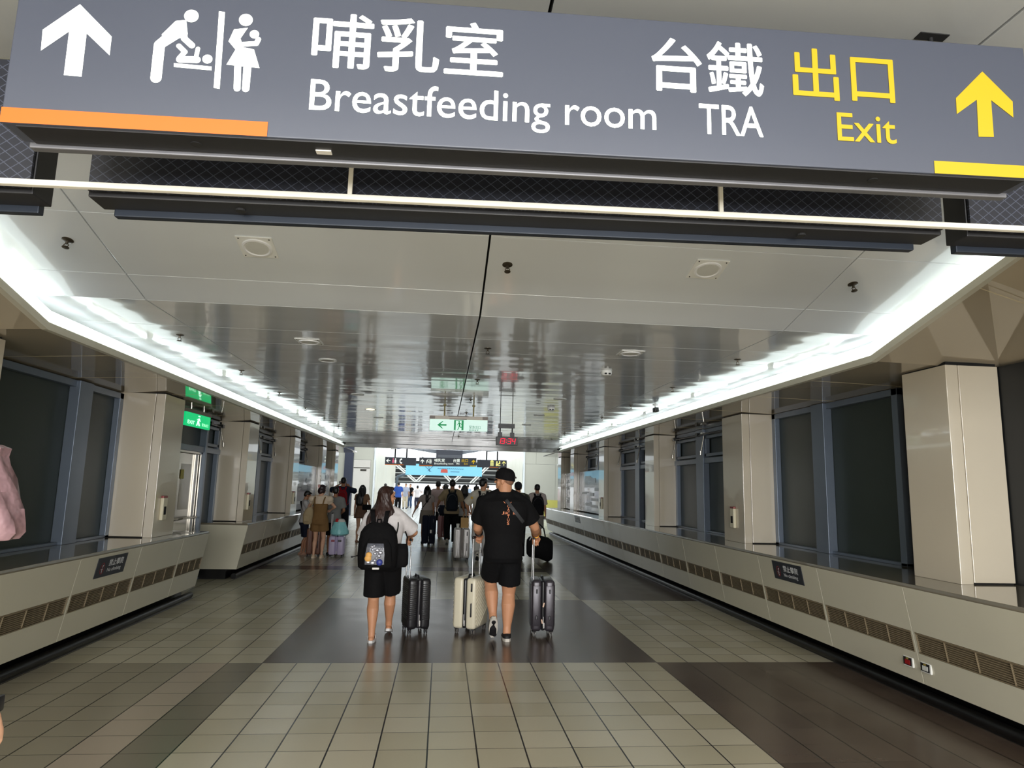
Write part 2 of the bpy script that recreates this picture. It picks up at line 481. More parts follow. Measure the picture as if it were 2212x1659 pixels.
# columns: cream boxes with one open joint
def column(sgn, xf_, xb_, y0, y1, z0, z1, label):
    g = G(); s = sgn
    g.span((xf_, y0, z0), (xf_ + s * 0.108, y1, z1)); g.span((xf_ + s * 0.114, y0, z0 + 0.012), (xb_, y1, z1))
    g2 = G(); g2.span((xf_ + s * 0.02, y0 + 0.02, z0), (xb_, y1 - 0.02, z1 + 0.03))
    o = struct('column', g, BEIGE, label, bevel=0.004)
    obj('core', g2, DARK, o)
    return o
LC = [(4.93, 5.55), (8.67, 9.31), (12.41, 13.03), (16.15, 16.77), (19.89, 20.5), (22.25, 22.9)]
RC = [(5.14, 5.68), (9.03, 9.70), (13.02, 13.6), (17.17, 17.75), (21.2, 21.8), (23.55, 24.2)]
ordn = ['nearest', 'second', 'third', 'fourth', 'fifth', 'farthest']
for i, (a, b) in enumerate(LC): column(-1, -3.44, -3.98, a, b, 0.905, 2.648, ordn[i] + ' cream column standing on the left window ledge')
for i, (a, b) in enumerate(RC): column(1, 4.13, 4.60, a, b, 0.925, 2.70, ordn[i] + ' cream column standing on the right window ledge')

# window bays
WN = [0]
def window(s, xw, y0, y1, z0, z1, mull, tran, skip=None):
    """s: -1 left wall, 1 right wall; frames stand proud of the pane towards the corridor"""
    WN[0] += 1
    g = G(); d = -s
    w = 0.09
    def fr(a, b, za, zb, dep=0.07): g.span((xw, a, za), (xw + d * dep, b, zb))
    fr(y0, y0 + w, z0, z1); fr(y1 - w, y1, z0, z1); fr(y0, y1, z1 - 0.07, z1); fr(y0, y1, z0, z0 + 0.03)
    fr(mull[0], mull[1], z0, z1, 0.11)
    if tran: fr(y0, y1, tran - 0.045, tran + 0.045, 0.09)
    o = struct('window_%d' % WN[0], g, FRAME, None, bevel=0.004)
    spans = [(y0 + w, mull[0]), (mull[1], y1 - w)]
    for a, b in spans:
        if skip and a < skip < b:
            gp = G(); gp.span((xw - d * 0.012, a, tran), (xw, b, z1 - 0.07)); obj('pane', gp, PANE, o); continue
        gp = G(); gp.span((xw - d * 0.012, a, z0 + 0.03), (xw, b, z1 - 0.07)); obj('pane', gp, PANE, o)
        if tran:
            gs = G(); za, zb = tran + 0.07, z1 - 0.12
            for q in ((a + 0.01, a + 0.07, za, zb), (b - 0.07, b - 0.01, za, zb), (a + 0.01, b - 0.01, za, za + 0.05), (a + 0.01, b - 0.01, zb - 0.05, zb)):
                gs.span((xw + d * 0.015, q[0], q[2]), (xw + d * 0.085, q[1], q[3]))
            sa = obj('vent_sash', gs, FRAME, o, bevel=0.003)
            gt = G(); gt.tube([(xw + d * 0.10, b - 0.04, zb + 0.03), (xw + d * 0.17, b - 0.05, za + 0.05)], 0.010, 8); gt.tube([(xw + d * 0.17, b - 0.05, za + 0.09), (xw + d * 0.175, b - 0.05, za + 0.02)], 0.017, 8)
            gt.box((xw + d * 0.11, b - 0.04, zb + 0.04), (0.08, 0.09, 0.035))
            obj('stay_arm', gt, STEEL, sa, smooth=True)
    if tran:
        gm = G(); gm.tube([(xw + d * 0.14, y0 + 0.1, z1 - 0.10), (xw + d * 0.14, y1 - 0.1, z1 - 0.10)], 0.014, 8)
        for yy in (y0 + 0.3, (mull[0] + mull[1]) / 2, y1 - 0.2): gm.box((xw + d * 0.12, yy, z1 - 0.09), (0.10, 0.09, 0.06))
        obj('opener_rail', gm, BLACK, o)
    return o
XL, XR = -4.0, 4.64
lb = [(-4, 4.93)] + [(LC[i][1], LC[i + 1][0]) for i in range(5)] + [(22.9, 24)]
for i, (a, b) in enumerate(lb):
    if i == 0: window(-1, XL, 1.2, b, 0.905, 2.63, (2.9, 3.18), None)
    elif i == 1: window(-1, XL, a, b, 0.905, 2.63, (7.58, 7.86), None)
    elif i == 2: window(-1, XL, a, b, 0.0, 2.63, (11.6, 11.68), 2.10, skip=10.5)
    elif b - a > 1.5: window(-1, XL, a, b, 0.905, 2.63, (a + 1.75, a + 2.03) if b - a > 3 else (a + 0.8, a + 0.95), 2.10)
rb = [(1.2, 5.14)] + [(RC[i][1], RC[i + 1][0]) for i in range(5)]
for i, (a, b) in enumerate(rb):
    if i == 0: window(1, XR, a, b - 0.5, 0.925, 2.70, (2.9, 3.18), None)
    elif i == 1: window(1, XR, a + 0.7, b, 0.925, 2.70, (7.67, 7.94), None)
    elif b - a > 1.5: window(1, XR, a, b, 0.925, 2.70, (a + 1.78, a + 2.12), 2.15)
g = G(); g.span((XR - 0.03, 4.64, 0.925), (XR + 0.05, 5.2, 2.70)); g.span((XR - 0.02, 5.6, 0.925), (XR + 0.03, 6.36, 2.70)); struct('trim_9', g, M('dark_infill', (26, 29, 31), 0.5), 'dark infill panels beside the nearest right column')
# walls behind and below the windows
WALL = M('wall_beige', (176, 168, 148), 0.5)
g = G(); g.span((-4.2, -5, 0), (-4.03, 24, 0.9)); g.span((-4.2, -5, 2.63), (-4.03, 24, 3.4)); g.span((-4.2, -5, 0.9), (-4.03, 1.2, 2.63)); g.span((-4.14, 1.2, 0.0), (-4.06, 24, 2.7)); g.span((-4.2, 22.9, 0), (-4.0, 24, 3.4))
struct('wall_left', g, WALL)
g = G(); g.span((4.67, -5, 0), (4.84, 24.3, 0.9)); g.span((4.67, -5, 2.70), (4.84, 24.3, 3.4)); g.span((4.67, -5, 0.9), (4.84, 1.2, 2.7)); g.span((4.72, 1.2, 0.0), (4.8, 24.3, 2.75))
struct('wall_right', g, WALL)
g = G(); g.span((-5.6, -5.2, 0), (5.8, -5.0, 3.0)); struct('wall_back_blocker', g, WALL)  # end wall out of view, added to hold back sky light from behind
# escape door in the left wall, between the two ledges
g = G(); XD = -3.985
g.span((XD - 0.03, 9.95, 2.02), (XD + 0.05, 11.6, 2.055)); g.span((XD - 0.03, 9.95, 0), (XD + 0.05, 10.0, 2.05)); g.span((XD - 0.03, 11.55, 0), (XD + 0.05, 11.6, 2.05))
d = struct('door_1', g, STEEL, 'stainless steel escape door in the left wall under the green exit sign', bevel=0.003)
for a, b in ((10.01, 10.76), (10.78, 11.54)):
    g = G(); g.span((XD - 0.03, a, 0.01), (XD, b, 2.015)); g.span((XD, b - 0.16, 0.01), (XD + 0.025, b - 0.02, 2.01))
    lf = obj('door_leaf', g, STEEL, d, bevel=0.003)
    g = G(); g.span((XD + 0.002, a + 0.1, 1.15), (XD + 0.006, b - 0.26, 1.85)); obj('vision_panel', g, M('door_glass', (150, 140, 118), 0.15), lf)
    g = G(); g.tube([(XD + 0.02, a + 0.08, 1.0), (XD + 0.09, a + 0.08, 1.02), (XD + 0.09, b - 0.08, 1.02), (XD + 0.02, b - 0.08, 1.0)], 0.014, 8); obj('push_bar', g, STEEL, lf, smooth=True)
g = G(); g.span((XD + 0.004, 10.3, 1.30), (XD + 0.012, 10.52, 1.42)); obj('warning_label', g, M('red_sticker', (196, 70, 66), 0.5), d)
g = G(); g.span((XD + 0.007, 10.86, 1.62), (XD + 0.012, 10.98, 1.76)); obj('notice_label', g, M('yellow_sticker', (196, 180, 96), 0.5), d)

# window ledges with vent grilles
def ledge(s, xt, xbm, xk, xback, zt, joints, label, caps=()):
    y0, y1 = joints[0], joints[-1]
    t = thing('window_ledge', label, 'window ledge', (xk, (y0 + y1) / 2, 0))
    g = G(); g.prism([(xback, y0, zt), (xt + s * 0.02, y0, zt), (xt, y0, zt - 0.02), (xt + s * 0.005, y0, zt - 0.045), (xback, y0, zt - 0.045)], (0, y1 - y0, 0))
    obj('ledge_top', g, TOPM, t, world=True, bevel=0.004)
    g = G(); g.span((xk, y0 + 0.01, 0), (xback - s * 0.05, y1 - 0.01, 0.168)); obj('kick_plate', g, BLACK, t, world=True)
    zf = zt - 0.03
    def X(z): return xt + (xbm - xt) * (zf - z) / (zf - 0.16)
    for a, b in zip(joints, joints[1:]):
        a2, b2 = a + 0.003, b - 0.003
        g = G()
        for za, zb in ((zf, 0.555), (0.395, 0.16)):
            g.prism([(X(za), a2, za), (X(zb), a2, zb), (X(zb) + s * 0.02, a2, zb), (X(za) + s * 0.02, a2, za)], (0, b2 - a2, 0))
        g.prism([(X(0.16), a2, 0.16), (X(0.16), a2, 0.175), (xk + s * 0.02, a2, 0.175), (xk + s * 0.02, a2, 0.16)], (0, b2 - a2, 0))
        for ya, yb in ((a2, a2 + 0.022), (b2 - 0.022, b2)):
            g.prism([(X(0.555), ya, 0.555), (X(0.395), ya, 0.395), (X(0.395) + s * 0.02, ya, 0.395), (X(0.555) + s * 0.02, ya, 0.555)], (0, yb - ya, 0))
        p = obj('front_panel', g, CREAM, t, world=True, bevel=0.002)
        g = G(); a3, b3 = a2 + 0.024, b2 - 0.024
        for k in range(9):
            z = 0.412 + k * 0.0158
            g.prism([(X(z) + s * 0.004, a3, z + 0.004), (X(z) + s * 0.004, a3, z - 0.001), (X(z) + s * 0.02, a3, z + 0.006), (X(z) + s * 0.02, a3, z + 0.010)], (0, b3 - a3, 0))
        for k in range(5):
            ya = a3 + (b3 - a3 - 0.005) * k / 4
            g.prism([(X(0.555) - s * 0.001, ya, 0.555), (X(0.395) - s * 0.001, ya, 0.395), (X(0.395) + s * 0.012, ya, 0.395), (X(0.555) + s * 0.012, ya, 0.555)], (0, 0.005, 0))
        for z in (0.398, 0.546):
            g.prism([(X(z) - s * 0.004, a3, z), (X(z + 0.008) - s * 0.004, a3, z + 0.008), (X(z + 0.008) + s * 0.01, a3, z + 0.008), (X(z) + s * 0.01, a3, z)], (0, b3 - a3, 0))
        o2 = obj('vent_grille', g, GRILLE, p, world=False)
        o2.data.transform(Matrix.Translation(-Vector(t.location)))
    g = G(); g.prism([(X(0.57) + s * 0.04, y0, 0.57), (X(0.38) + s * 0.04, y0, 0.38), (X(0.38) + s * 0.06, y0, 0.38), (X(0.57) + s * 0.06, y0, 0.57)], (0, y1 - y0, 0))
    obj('duct', g, M('grille_back', (46, 38, 28), 0.8), t, world=True)
    for yc, dy in caps:
        g = G(); g.prism([(xt + s * 0.004, yc, zf), (xbm, yc, 0.16), (xk + s * 0.02, yc, 0.16), (xback, yc, 0.16), (xback, yc, zf)], (0, dy, 0))
        obj('end_panel', g, CREAM, t, world=True)
    return t
jl1 = [-3.4, -2.15, -0.9, 0.35, 1.6, 2.85, 4.1, 5.35, 6.6, 7.85, 9.06, 10.0]
ledge(-1, -3.2, -3.33, -3.5, -4.0, 0.905, jl1, 'near cream window ledge with vent grilles along the left wall', caps=((9.99, 0.012),))
ledge(-1, -3.2, -3.33, -3.5, -4.0, 0.905, [11.9 + 1.24 * k for k in range(10)], 'far cream window ledge along the left wall beyond the steel escape door', caps=((11.895, 0.012), (23.05, 0.012)))
ledge(1, 3.67, 3.805, 3.98, 4.64, 0.925, [5.2 + 1.254 * (k - 6) for k in range(22)] + [24.3], 'long cream window ledge with vent grilles along the right wall', caps=((24.29, 0.012),))
def rail(x, y0, y1, label):
    g = G(); g.tube([(x, y0, 0.046), (x, y1, 0.046)], 0.044, 16); g.span((x - 0.03, y0, 0), (x + 0.03, y1, 0.02))
    g.tube([(x, y1 - 0.002, 0.046), (x, y1 + 0.01, 0.046)], 0.04, 16)
    return single('bumper_rail', g, BLACK, label, 'bumper rail', 'black bumper rails on the floor', smooth=True)
rail(-3.384, -3.3, 9.98, 'black tubular bumper rail on the floor under the near left ledge')
rail(-3.384, 11.95, 23.0, 'black tubular bumper rail on the floor under the far left ledge')
rail(3.884, -2.3, 24.2, 'black tubular bumper rail on the floor under the right ledge')

# ---- wide hall and concourse at the far end
CLAD = M('cream_cladding', (232, 230, 214), 0.4, var=0.03, scale=2)
GREYW = M('grey_beige_panel', (176, 176, 164), 0.3, var=0.03, scale=2, coat=0.2)
g = G(); YW = 36.0
g.span((4.35, YW, 0.15), (6.0, YW + 0.2, 2.87)); g.span((6.01, YW, 0.15), (7.6, YW + 0.2, 2.87)); g.span((4.35, YW, 2.885), (4.95, YW + 0.2, 4.2)); g.span((4.96, YW, 2.885), (6.0, YW + 0.2, 4.2)); g.span((6.01, YW, 2.885), (9.5, YW + 0.2, 4.2)); g.span((7.61, YW, 0.15), (9.5, YW + 0.2, 2.87))
w = struct('wall_far_right', g, GREYW)
g = G(); g.span((5.35, YW - 0.02, 0.16), (9.5, YW, 1.0)); obj('yellow_dado', g, M('yellow_tile', (196, 190, 96), 0.35), w)
g = G(); g.span((4.35, YW - 0.01, 0), (9.5, YW + 0.2, 0.15)); struct('baseboard_far_right', g, BLACK)
g = G(); g.span((-9, YW, 0), (-5.08, YW + 0.2, 4.2)); g.span((-4.62, YW, 2.87), (-3.6, YW + 0.2, 4.2)); g.span((-3.74, YW, 0), (-3.58, YW + 0.2, 2.87))
struct('wall_far_left', g, GREYW)
g = G(); g.span((-5.08, YW - 0.1, 0), (-4.64, YW + 0.2, 4.2)); struct('trim_5', g, M('navy_panel', (40, 46, 66), 0.4), 'dark navy upright panel beside the steel door at the far end')
g = G(); g.span((-4.62, YW - 0.02, 0), (-3.75, YW + 0.1, 2.85)); d = struct('door_2', g, STEEL, 'stainless steel door at the far left end of the hall', bevel=0.01)
g = G(); g.span((-4.6, YW - 0.06, 2.42), (-3.78, YW - 0.02, 2.47)); g.span((-4.25, YW - 0.1, 2.28), (-3.95, YW - 0.02, 2.38)); obj('door_closer', g, M('dark_metal', (70, 66, 60), 0.4, 0.6), d)
for sg, x in ((-1, -3.56), (1, 4.33)):
    g = G()
    for k in range(8): g.span((x, YW + 0.25 + 2.0 * k, 0.0), (x + sg * 0.12, YW + 2.2 + 2.0 * k, 3.35))
    struct('wall_concourse_%s' % ('left' if sg < 0 else 'right'), g, CLAD, bevel=0.01)
    g = G(); g.span((x - sg * 0.06, YW - 0.05, 0), (x + sg * 0.02, YW + 0.22, 4.2)); struct('trim_%d' % (6 if sg < 0 else 7), g, M('pale_steel', (214, 220, 222), 0.25, 0.5), 'pale steel edge of the far opening')
g = G(); g.span((-9, YE + 0.4, 4.2), (9.5, 36.2, 4.3)); struct('ceiling_far_hall', g, M('white_ceiling', (226, 228, 226), 0.6))
g = G(); g.span((-9.1, 24, 0), (-9, 36.2, 4.2)); struct('wall_far_hall_left', g, M('pale_wall', (200, 204, 206), 0.5))
g = G(); g.span((9.5, 24, 0), (9.6, 36.2, 4.2)); struct('wall_far_hall_right', g, MATS['pale_wall'])
# board and beam over the concourse
g = G(); g.prism([(-2.35, 40, 3.78), (-0.4, 40, 3.5), (1.13, 40, 3.5), (2.75, 40, 3.82), (2.75, 40, 3.9), (-2.35, 40, 3.9)], (0, 0.4, 0))
single('roof_beam', g, M('beam_grey', (112, 118, 126), 0.5), 'grey wedge-shaped roof beam over the bright concourse', 'beam', bevel=0.01)
t = thing('display_board', 'dark display board hanging under the grey roof beam', 'display board', (0.36, 39.9, 3.2))
g = G(); g.rbox((0.36, 39.85, 3.5), (1.54, 0.14, 0.6), 0.02); obj('case', g, M('board_dark', (48, 52, 62), 0.3), t, world=True)
g = G()
for z in (3.27, 3.32, 3.37): g.span((-0.3, 39.775, z), (1.05, 39.78, z + 0.018))
obj('text_lines', g, M('board_lines', (110, 114, 120), 0.4), t, world=True)
for x in (-0.2, 0.9):
    g = G(); g.tube([(x, 39.95, 3.75), (x, 39.98, 4.05)], 0.02, 8); obj('hanger', g, STEEL, t, world=True)
for sx, nm in ((-2.6, 'left'), (3.0, 'right')):
    t = thing('security_camera', 'pair of small cameras on a bar at the %s tip of the grey roof beam' % nm, 'camera', (sx, 40, 3.72))
    g = G(); g.tube([(sx - 0.45, 40.1, 3.7), (sx + 0.45, 40.1, 3.74)], 0.025, 8); obj('bar', g, M('dark_metal', (70, 66, 60)), t, world=True)
    for k in (-0.2, 0.1):
        g = G(); g.rbox((sx + k, 40.02, 3.8), (0.12, 0.25, 0.1), 0.02); obj('camera_body', g, WHITEP, t, world=True)
# blue banner
t = thing('banner', 'long pale blue banner hanging across the far concourse', 'banner', (0.1, 42, 2.25))
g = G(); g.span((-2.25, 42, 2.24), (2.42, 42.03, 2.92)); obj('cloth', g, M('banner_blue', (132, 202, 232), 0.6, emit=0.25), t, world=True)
f42 = lambda u, v: Vector((u, 41.99, v))
INK = M('banner_ink', (74, 120, 150), 0.6)
g = G(); stroke(g, [(-0.3, 2.66), (1.3, 2.665)], 0.012, f42)
for k in range(14): stroke(g, [(-0.3 + k * 0.115, 2.64), (-0.3 + k * 0.115 + 0.05, 2.69)], 0.02, f42, 4)
obj('upper_lettering', g, INK, t, world=True)
g = G(); stroke(g, [(0.5, 2.48), (1.02, 2.48)], 0.035, f42); obj('lower_lettering', g, INK, t, world=True)
g = G()
for a, b in (((-1.05, 2.75), (-0.7, 2.45)), ((-0.85, 2.8), (-0.8, 2.45)), ((-0.6, 2.8), (-0.9, 2.5))): stroke(g, [a, b], 0.03, f42)
obj('line_drawing', g, INK, t, world=True)
g = G(); polyf(g, [(-0.12, 2.42), (0.32, 2.42), (0.30, 2.6), (0.22, 2.64), (-0.02, 2.64), (-0.1, 2.6)], f42); obj('red_emblem', g, M('banner_red', (216, 96, 84), 0.6), t, world=True)
g = G(); g.span((-3.6, 41.9, 4.55), (4.4, 42.15, 4.75)); struct('trim_8', g, WHITEP, 'white cross beam over the banner')
for x in (-2.1, 2.3):
    g = G(); g.tube([(x, 42.015, 2.9), (x, 42.015, 4.6)], 0.015, 6); obj('cable', g, STEEL, t, world=True)
# roof of the platforms beyond: dark slatted slopes and white struts
t = thing('platform_roof', 'dark slatted platform roof with white struts beyond the concourse', 'roof', (0, 58, 0))
g = G(); g.prism([(-9, 56, 3.5), (9.5, 56, 3.5), (9.5, 62, 1.78), (-9, 62, 1.78)], (0, 0.05, 0.1)); obj('roof_deck', g, M('roof_dark', (34, 33, 34), 0.6), t, world=True)
for k in range(5):
    y = 56.4 + 1.2 * k; z = 3.5 - 1.72 * (y - 56) / 6
    g = G(); g.span((-9, y - 0.1, z - 0.09), (9.5, y - 0.02, z - 0.02)); obj('rafter', g, WHITEP, t, world=True)
for x0, x1 in ((-3.9, -2.2), (-0.7, 0.7), (2.2, 0.75), (3.6, 2.25), (-0.75, -2.15)):
    g = G(); g.tube([(x0, 55.5, 3.3), (x1, 55.6, 1.9)], 0.06, 8); g.tube([(x0 + 0.22, 55.5, 3.3), (x1 + 0.22, 55.6, 1.9)], 0.05, 8); obj('strut', g, WHITEP, t, world=True)
for x in (-8.5, 9):
    g = G(); g.tube([(x, 56.5, 0), (x, 56.5, 3.4)], 0.12, 10); obj('post', g, WHITEP, t, world=True)
g = G(); g.tube([(-3.3, 50.5, 2.2), (0.2, 50.2, 3.35)], 0.1, 8); g.tube([(-3.3, 50.5, 2.2), (-3.3, 50.5, 0)], 0.1, 8)
single('escalator_truss', g, M('truss_blue_grey', (88, 100, 112), 0.5), 'blue grey sloping truss rising behind the blue-shirted man', 'truss', smooth=True)

# frames added around the unseen fill lights, rear and overhead
g = G()
for a, b in (((-3.35, 0.45), (3.85, 0.55)), ((-3.35, 2.85), (3.85, 2.93)), ((-3.35, 0.45), (-3.25, 2.93)), ((3.75, 0.45), (3.85, 2.93))): g.span((a[0], -5.0, a[1]), (b[0], -4.86, b[1]))
struct('window_20', g, FRAME)
for n_, (x0, x1, y0, y1, z) in ((10, (-2.3, 2.8, -3.65, 0.45, 2.90)), (11, (-5.8, 6.3, 30.9, 35.5, 4.1))):
    g = G(); g.span((x0 - 0.06, y0 - 0.06, z - 0.01), (x0, y1 + 0.06, z + 0.1)); g.span((x1, y0 - 0.06, z - 0.01), (x1 + 0.06, y1 + 0.06, z + 0.1)); g.span((x0, y0 - 0.06, z - 0.01), (x1, y0, z + 0.1)); g.span((x0, y1, z - 0.01), (x1, y1 + 0.06, z + 0.1))
    struct('trim_%d' % n_, g, WHITEP, 'white frame added around an unseen fill light')

# ================================================================ SIGNS AND FIXTURES
SIGNF = M('sign_charcoal', (63, 67, 79), 0.38, var=0.03, scale=3)
SIGND = M('sign_underside', (24, 24, 27), 0.5, var=0.08)
LIPG = M('sign_trim', (112, 112, 116), 0.4, 0.4)
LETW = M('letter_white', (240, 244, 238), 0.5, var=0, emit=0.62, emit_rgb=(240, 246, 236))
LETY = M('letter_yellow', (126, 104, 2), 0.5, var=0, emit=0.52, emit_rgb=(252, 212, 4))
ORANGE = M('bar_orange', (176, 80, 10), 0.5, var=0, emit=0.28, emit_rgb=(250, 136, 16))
TL = 0.019
def sheared(p): return Vector((p.x, p.y, p.z + TL * p.x))
def uv(px, py, Y=1.5):
    p = at(px, py, Y); return (p.x, p.z - TL * p.x)
# --- the big overhead sign
YS = 1.5
U0, U1, V0, V1 = -1.006, 1.50, 2.393, 2.765
def main_sign(root):
    g = G(); g.xf = sheared; g.span((U0, YS, V0), (U1, YS + 0.088, V1))
    obj('housing', g, SIGNF, root, world=True, bevel=0.003)
    g = G(); g.xf = sheared; g.span((U0 + 0.03, YS + 0.006, V0 - 0.004), (U1 - 0.03, YS + 0.084, V0 + 0.004))
    b = obj('bottom_plate', g, SIGND, root, world=True)
    for px, py in ((425, 305), (1885, 390)):
        q = uv(px, py, YS + 0.045)
        g = G(); g.xf = sheared; g.lathe([(0.013, 0), (0.013, 0.006)], (q[0], YS + 0.045, V0 - 0.006), 14); obj('lock_hole', g, DARK, root, world=True)
    q = uv(700, 330, YS + 0.05); g = G(); g.xf = sheared; g.span((q[0] - 0.018, YS + 0.04, V0 - 0.007), (q[0] + 0.018, YS + 0.058, V0 - 0.003)); obj('serial_sticker', g, M('sticker_white', (206, 202, 196), 0.5), root, world=True)
    g = G(); g.xf = sheared; g.span((U0 + 0.012, YS + 0.088, V0 - 0.012), (U1 - 0.005, YS + 0.112, V0 + 0.03)); obj('rear_trim', g, LIPG, root, world=True, bevel=0.003)
    for x in (-0.86, 1.37):
        g = G(); g.tube([(x, YS + 0.165, 2.93), (x, YS + 0.165, 2.60)], 0.006, 8); g.span((x - 0.03, YS + 0.085, 2.60), (x + 0.03, YS + 0.17, 2.63)); g.span((x - 0.045, YS + 0.145, 2.927), (x + 0.045, YS + 0.175, 2.931))
        obj('hanger', g, DARK, root, world=True)
    fn = lambda u, v: Vector((u, YS - 0.0015, v + TL * u))
    Q = lambda x, y: uv(x / 2, y / 2)             # left half of the sign
    W = lambda x, y: uv(1106 + x / 2, y / 2)      # right half
    g = G(); polyf(g, [Q(*p) for p in ((347, 20), (484, 160), (475, 241), (376, 146), (354, 333), (277, 326), (300, 138), (178, 221), (186, 130))], fn)
    obj('white_arrow', g, LETW, root, world=True)
    m = 0.0001
    g = G(); s = abs(uv(101, 0)[0] - uv(100, 0)[0]) / 2   # metres per zoomed pixel
    disc(g, Q(828, 71), 33 * s, fn)
    stroke(g, [Q(675, 338), Q(690, 196), Q(783, 118)], 50 * s, fn)
    polyf(g, [Q(*p) for p in ((700, 150), (760, 92), (806, 88), (812, 150), (770, 170), (712, 206))], fn)
    stroke(g, [Q(795, 130), Q(797, 168), Q(830, 198)], 30 * s, fn)
    disc(g, Q(897, 257), 23 * s, fn); stroke(g, [Q(778, 258), Q(852, 260)], 34 * s, fn)
    stroke(g, [Q(774, 200), Q(800, 226), Q(776, 252)], 24 * s, fn); stroke(g, [Q(856, 212), Q(848, 250)], 20 * s, fn)
    polyf(g, [Q(*p) for p in ((752, 274), (915, 289), (915, 306), (752, 291))], fn)
    polyf(g, [Q(*p) for p in ((947, 50), (973, 54), (950, 386), (924, 381))], fn)
    disc(g, Q(1063, 88), 32 * s, fn)
    polyf(g, [Q(*p) for p in ((1012, 128), (1072, 122), (1040, 168), (1052, 205), (1098, 215), (1122, 296), (979, 281), (1018, 216), (988, 180))], fn)
    polyf(g, [Q(*p) for p in ((1013, 284), (1043, 286), (1040, 388), (1010, 384))], fn); disc(g, Q(1025, 384), 15 * s, fn)
    polyf(g, [Q(*p) for p in ((1053, 287), (1087, 290), (1078, 390), (1046, 387))], fn); disc(g, Q(1062, 386), 16 * s, fn)
    disc(g, Q(1100, 150), 22 * s, fn); stroke(g, [Q(1052, 193), Q(1108, 190), Q(1117, 172)], 25 * s, fn)
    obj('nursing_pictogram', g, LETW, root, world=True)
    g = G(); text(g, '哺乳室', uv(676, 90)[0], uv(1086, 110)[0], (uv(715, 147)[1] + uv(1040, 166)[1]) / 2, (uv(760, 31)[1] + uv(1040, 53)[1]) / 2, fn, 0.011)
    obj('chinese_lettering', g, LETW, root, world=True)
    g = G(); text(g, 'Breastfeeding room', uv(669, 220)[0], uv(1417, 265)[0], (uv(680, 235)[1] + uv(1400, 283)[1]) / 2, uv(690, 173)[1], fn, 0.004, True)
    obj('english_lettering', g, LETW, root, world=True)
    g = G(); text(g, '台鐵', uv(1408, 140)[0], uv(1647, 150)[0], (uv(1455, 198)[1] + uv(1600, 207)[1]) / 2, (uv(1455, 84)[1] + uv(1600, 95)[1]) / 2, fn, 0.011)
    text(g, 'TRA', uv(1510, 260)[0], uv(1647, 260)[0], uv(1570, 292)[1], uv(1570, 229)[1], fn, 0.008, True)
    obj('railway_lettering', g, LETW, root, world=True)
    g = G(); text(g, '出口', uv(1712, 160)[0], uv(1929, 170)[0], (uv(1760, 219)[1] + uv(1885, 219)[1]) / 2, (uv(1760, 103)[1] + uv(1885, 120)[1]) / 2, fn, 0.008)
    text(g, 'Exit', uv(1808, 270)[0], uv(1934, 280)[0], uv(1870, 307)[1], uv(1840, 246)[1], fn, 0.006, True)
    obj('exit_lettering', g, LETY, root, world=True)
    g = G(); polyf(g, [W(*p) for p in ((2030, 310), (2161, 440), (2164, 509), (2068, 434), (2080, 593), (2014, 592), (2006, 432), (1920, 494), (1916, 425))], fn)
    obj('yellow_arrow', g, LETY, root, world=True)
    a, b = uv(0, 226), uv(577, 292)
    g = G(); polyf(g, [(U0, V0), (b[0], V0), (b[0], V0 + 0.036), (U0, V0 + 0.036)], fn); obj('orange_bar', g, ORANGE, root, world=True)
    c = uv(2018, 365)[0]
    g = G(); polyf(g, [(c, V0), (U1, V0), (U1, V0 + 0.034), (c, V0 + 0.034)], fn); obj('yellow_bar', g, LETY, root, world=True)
big = thing('direction_sign', 'large charcoal overhead sign with white and yellow lettering, nearest the viewer', 'sign', (0.25, YS, 2.4))
main_sign(big)
# --- second row of housings behind it, mesh fronts, white rail
MESHM = lattice_material()
YB = 1.84
for x0, x1, lab in ((-3.35, -1.125, 'dark sign housing with mesh front behind the big overhead sign, at its left'), (-0.985, 1.50, 'long dark sign housing with mesh front right behind the big overhead sign'), (1.585, 3.9, 'dark sign housing with mesh front behind the big overhead sign, at its right')):
    t = thing('sign_housing', lab, 'sign housing', ((x0 + x1) / 2, YB, 2.4), group='rear row of overhead sign housings')
    g = G(); g.xf = sheared; g.span((x0, YB, 2.372), (x1, YB + 0.09, 2.76)); obj('housing', g, SIGND, t, world=True, bevel=0.003)
    g = G(); g.xf = sheared; g.span((x0 + 0.03, YB + 0.084, 2.352), (x1 - 0.03, YB + 0.11, 2.39)); obj('rear_trim', g, M('trim_slate', (30, 37, 48), 0.4, 0.3), t, world=True, bevel=0.003)
    g = G(); g.xf = sheared; g.span((x0 + 0.004, YB - 0.012, 2.385), (x1 - 0.004, YB - 0.004, 2.75)); obj('mesh_panel', g, MESHM, t, world=True)
    for x in ((x0 + 0.4, x1 - 0.4) if x0 > -2 else (x0 + 0.7, x1 - 0.3)):
        g = G(); g.tube([(x, YB + 0.05, 2.74 + TL * x), (x, YB + 0.05, 2.935)], 0.012, 8); obj('hanger', g, DARK, t, world=True)
    if -1 < x0 < 0:
        for px, py in ((522, 435), (1730, 505)):
            q = uv(px, py, YB + 0.045); g = G(); g.xf = sheared; g.lathe([(0.014, 0), (0.014, 0.008)], (q[0], YB + 0.045, 2.366), 14); obj('lock_hole', g, DARK, t, world=True)
t = thing('hanging_rail', 'thin white rail with two posts in front of the mesh housings', 'rail', (0.25, 1.8, 2.385))
g = G(); g.xf = sheared; g.span((-3.3, 1.79, 2.377), (3.9, 1.81, 2.393)); obj('rail', g, M('rail_white', (222, 218, 206), 0.35), t, world=True, bevel=0.003)
for px, py in ((757, 400), (1557, 445)):
    x = at(px, py, 1.8).x; g = G(); g.xf = sheared; g.span((x - 0.006, 1.795, 2.39), (x + 0.006, 1.805, 2.70)); obj('post', g, MATS['rail_white'], t, world=True)
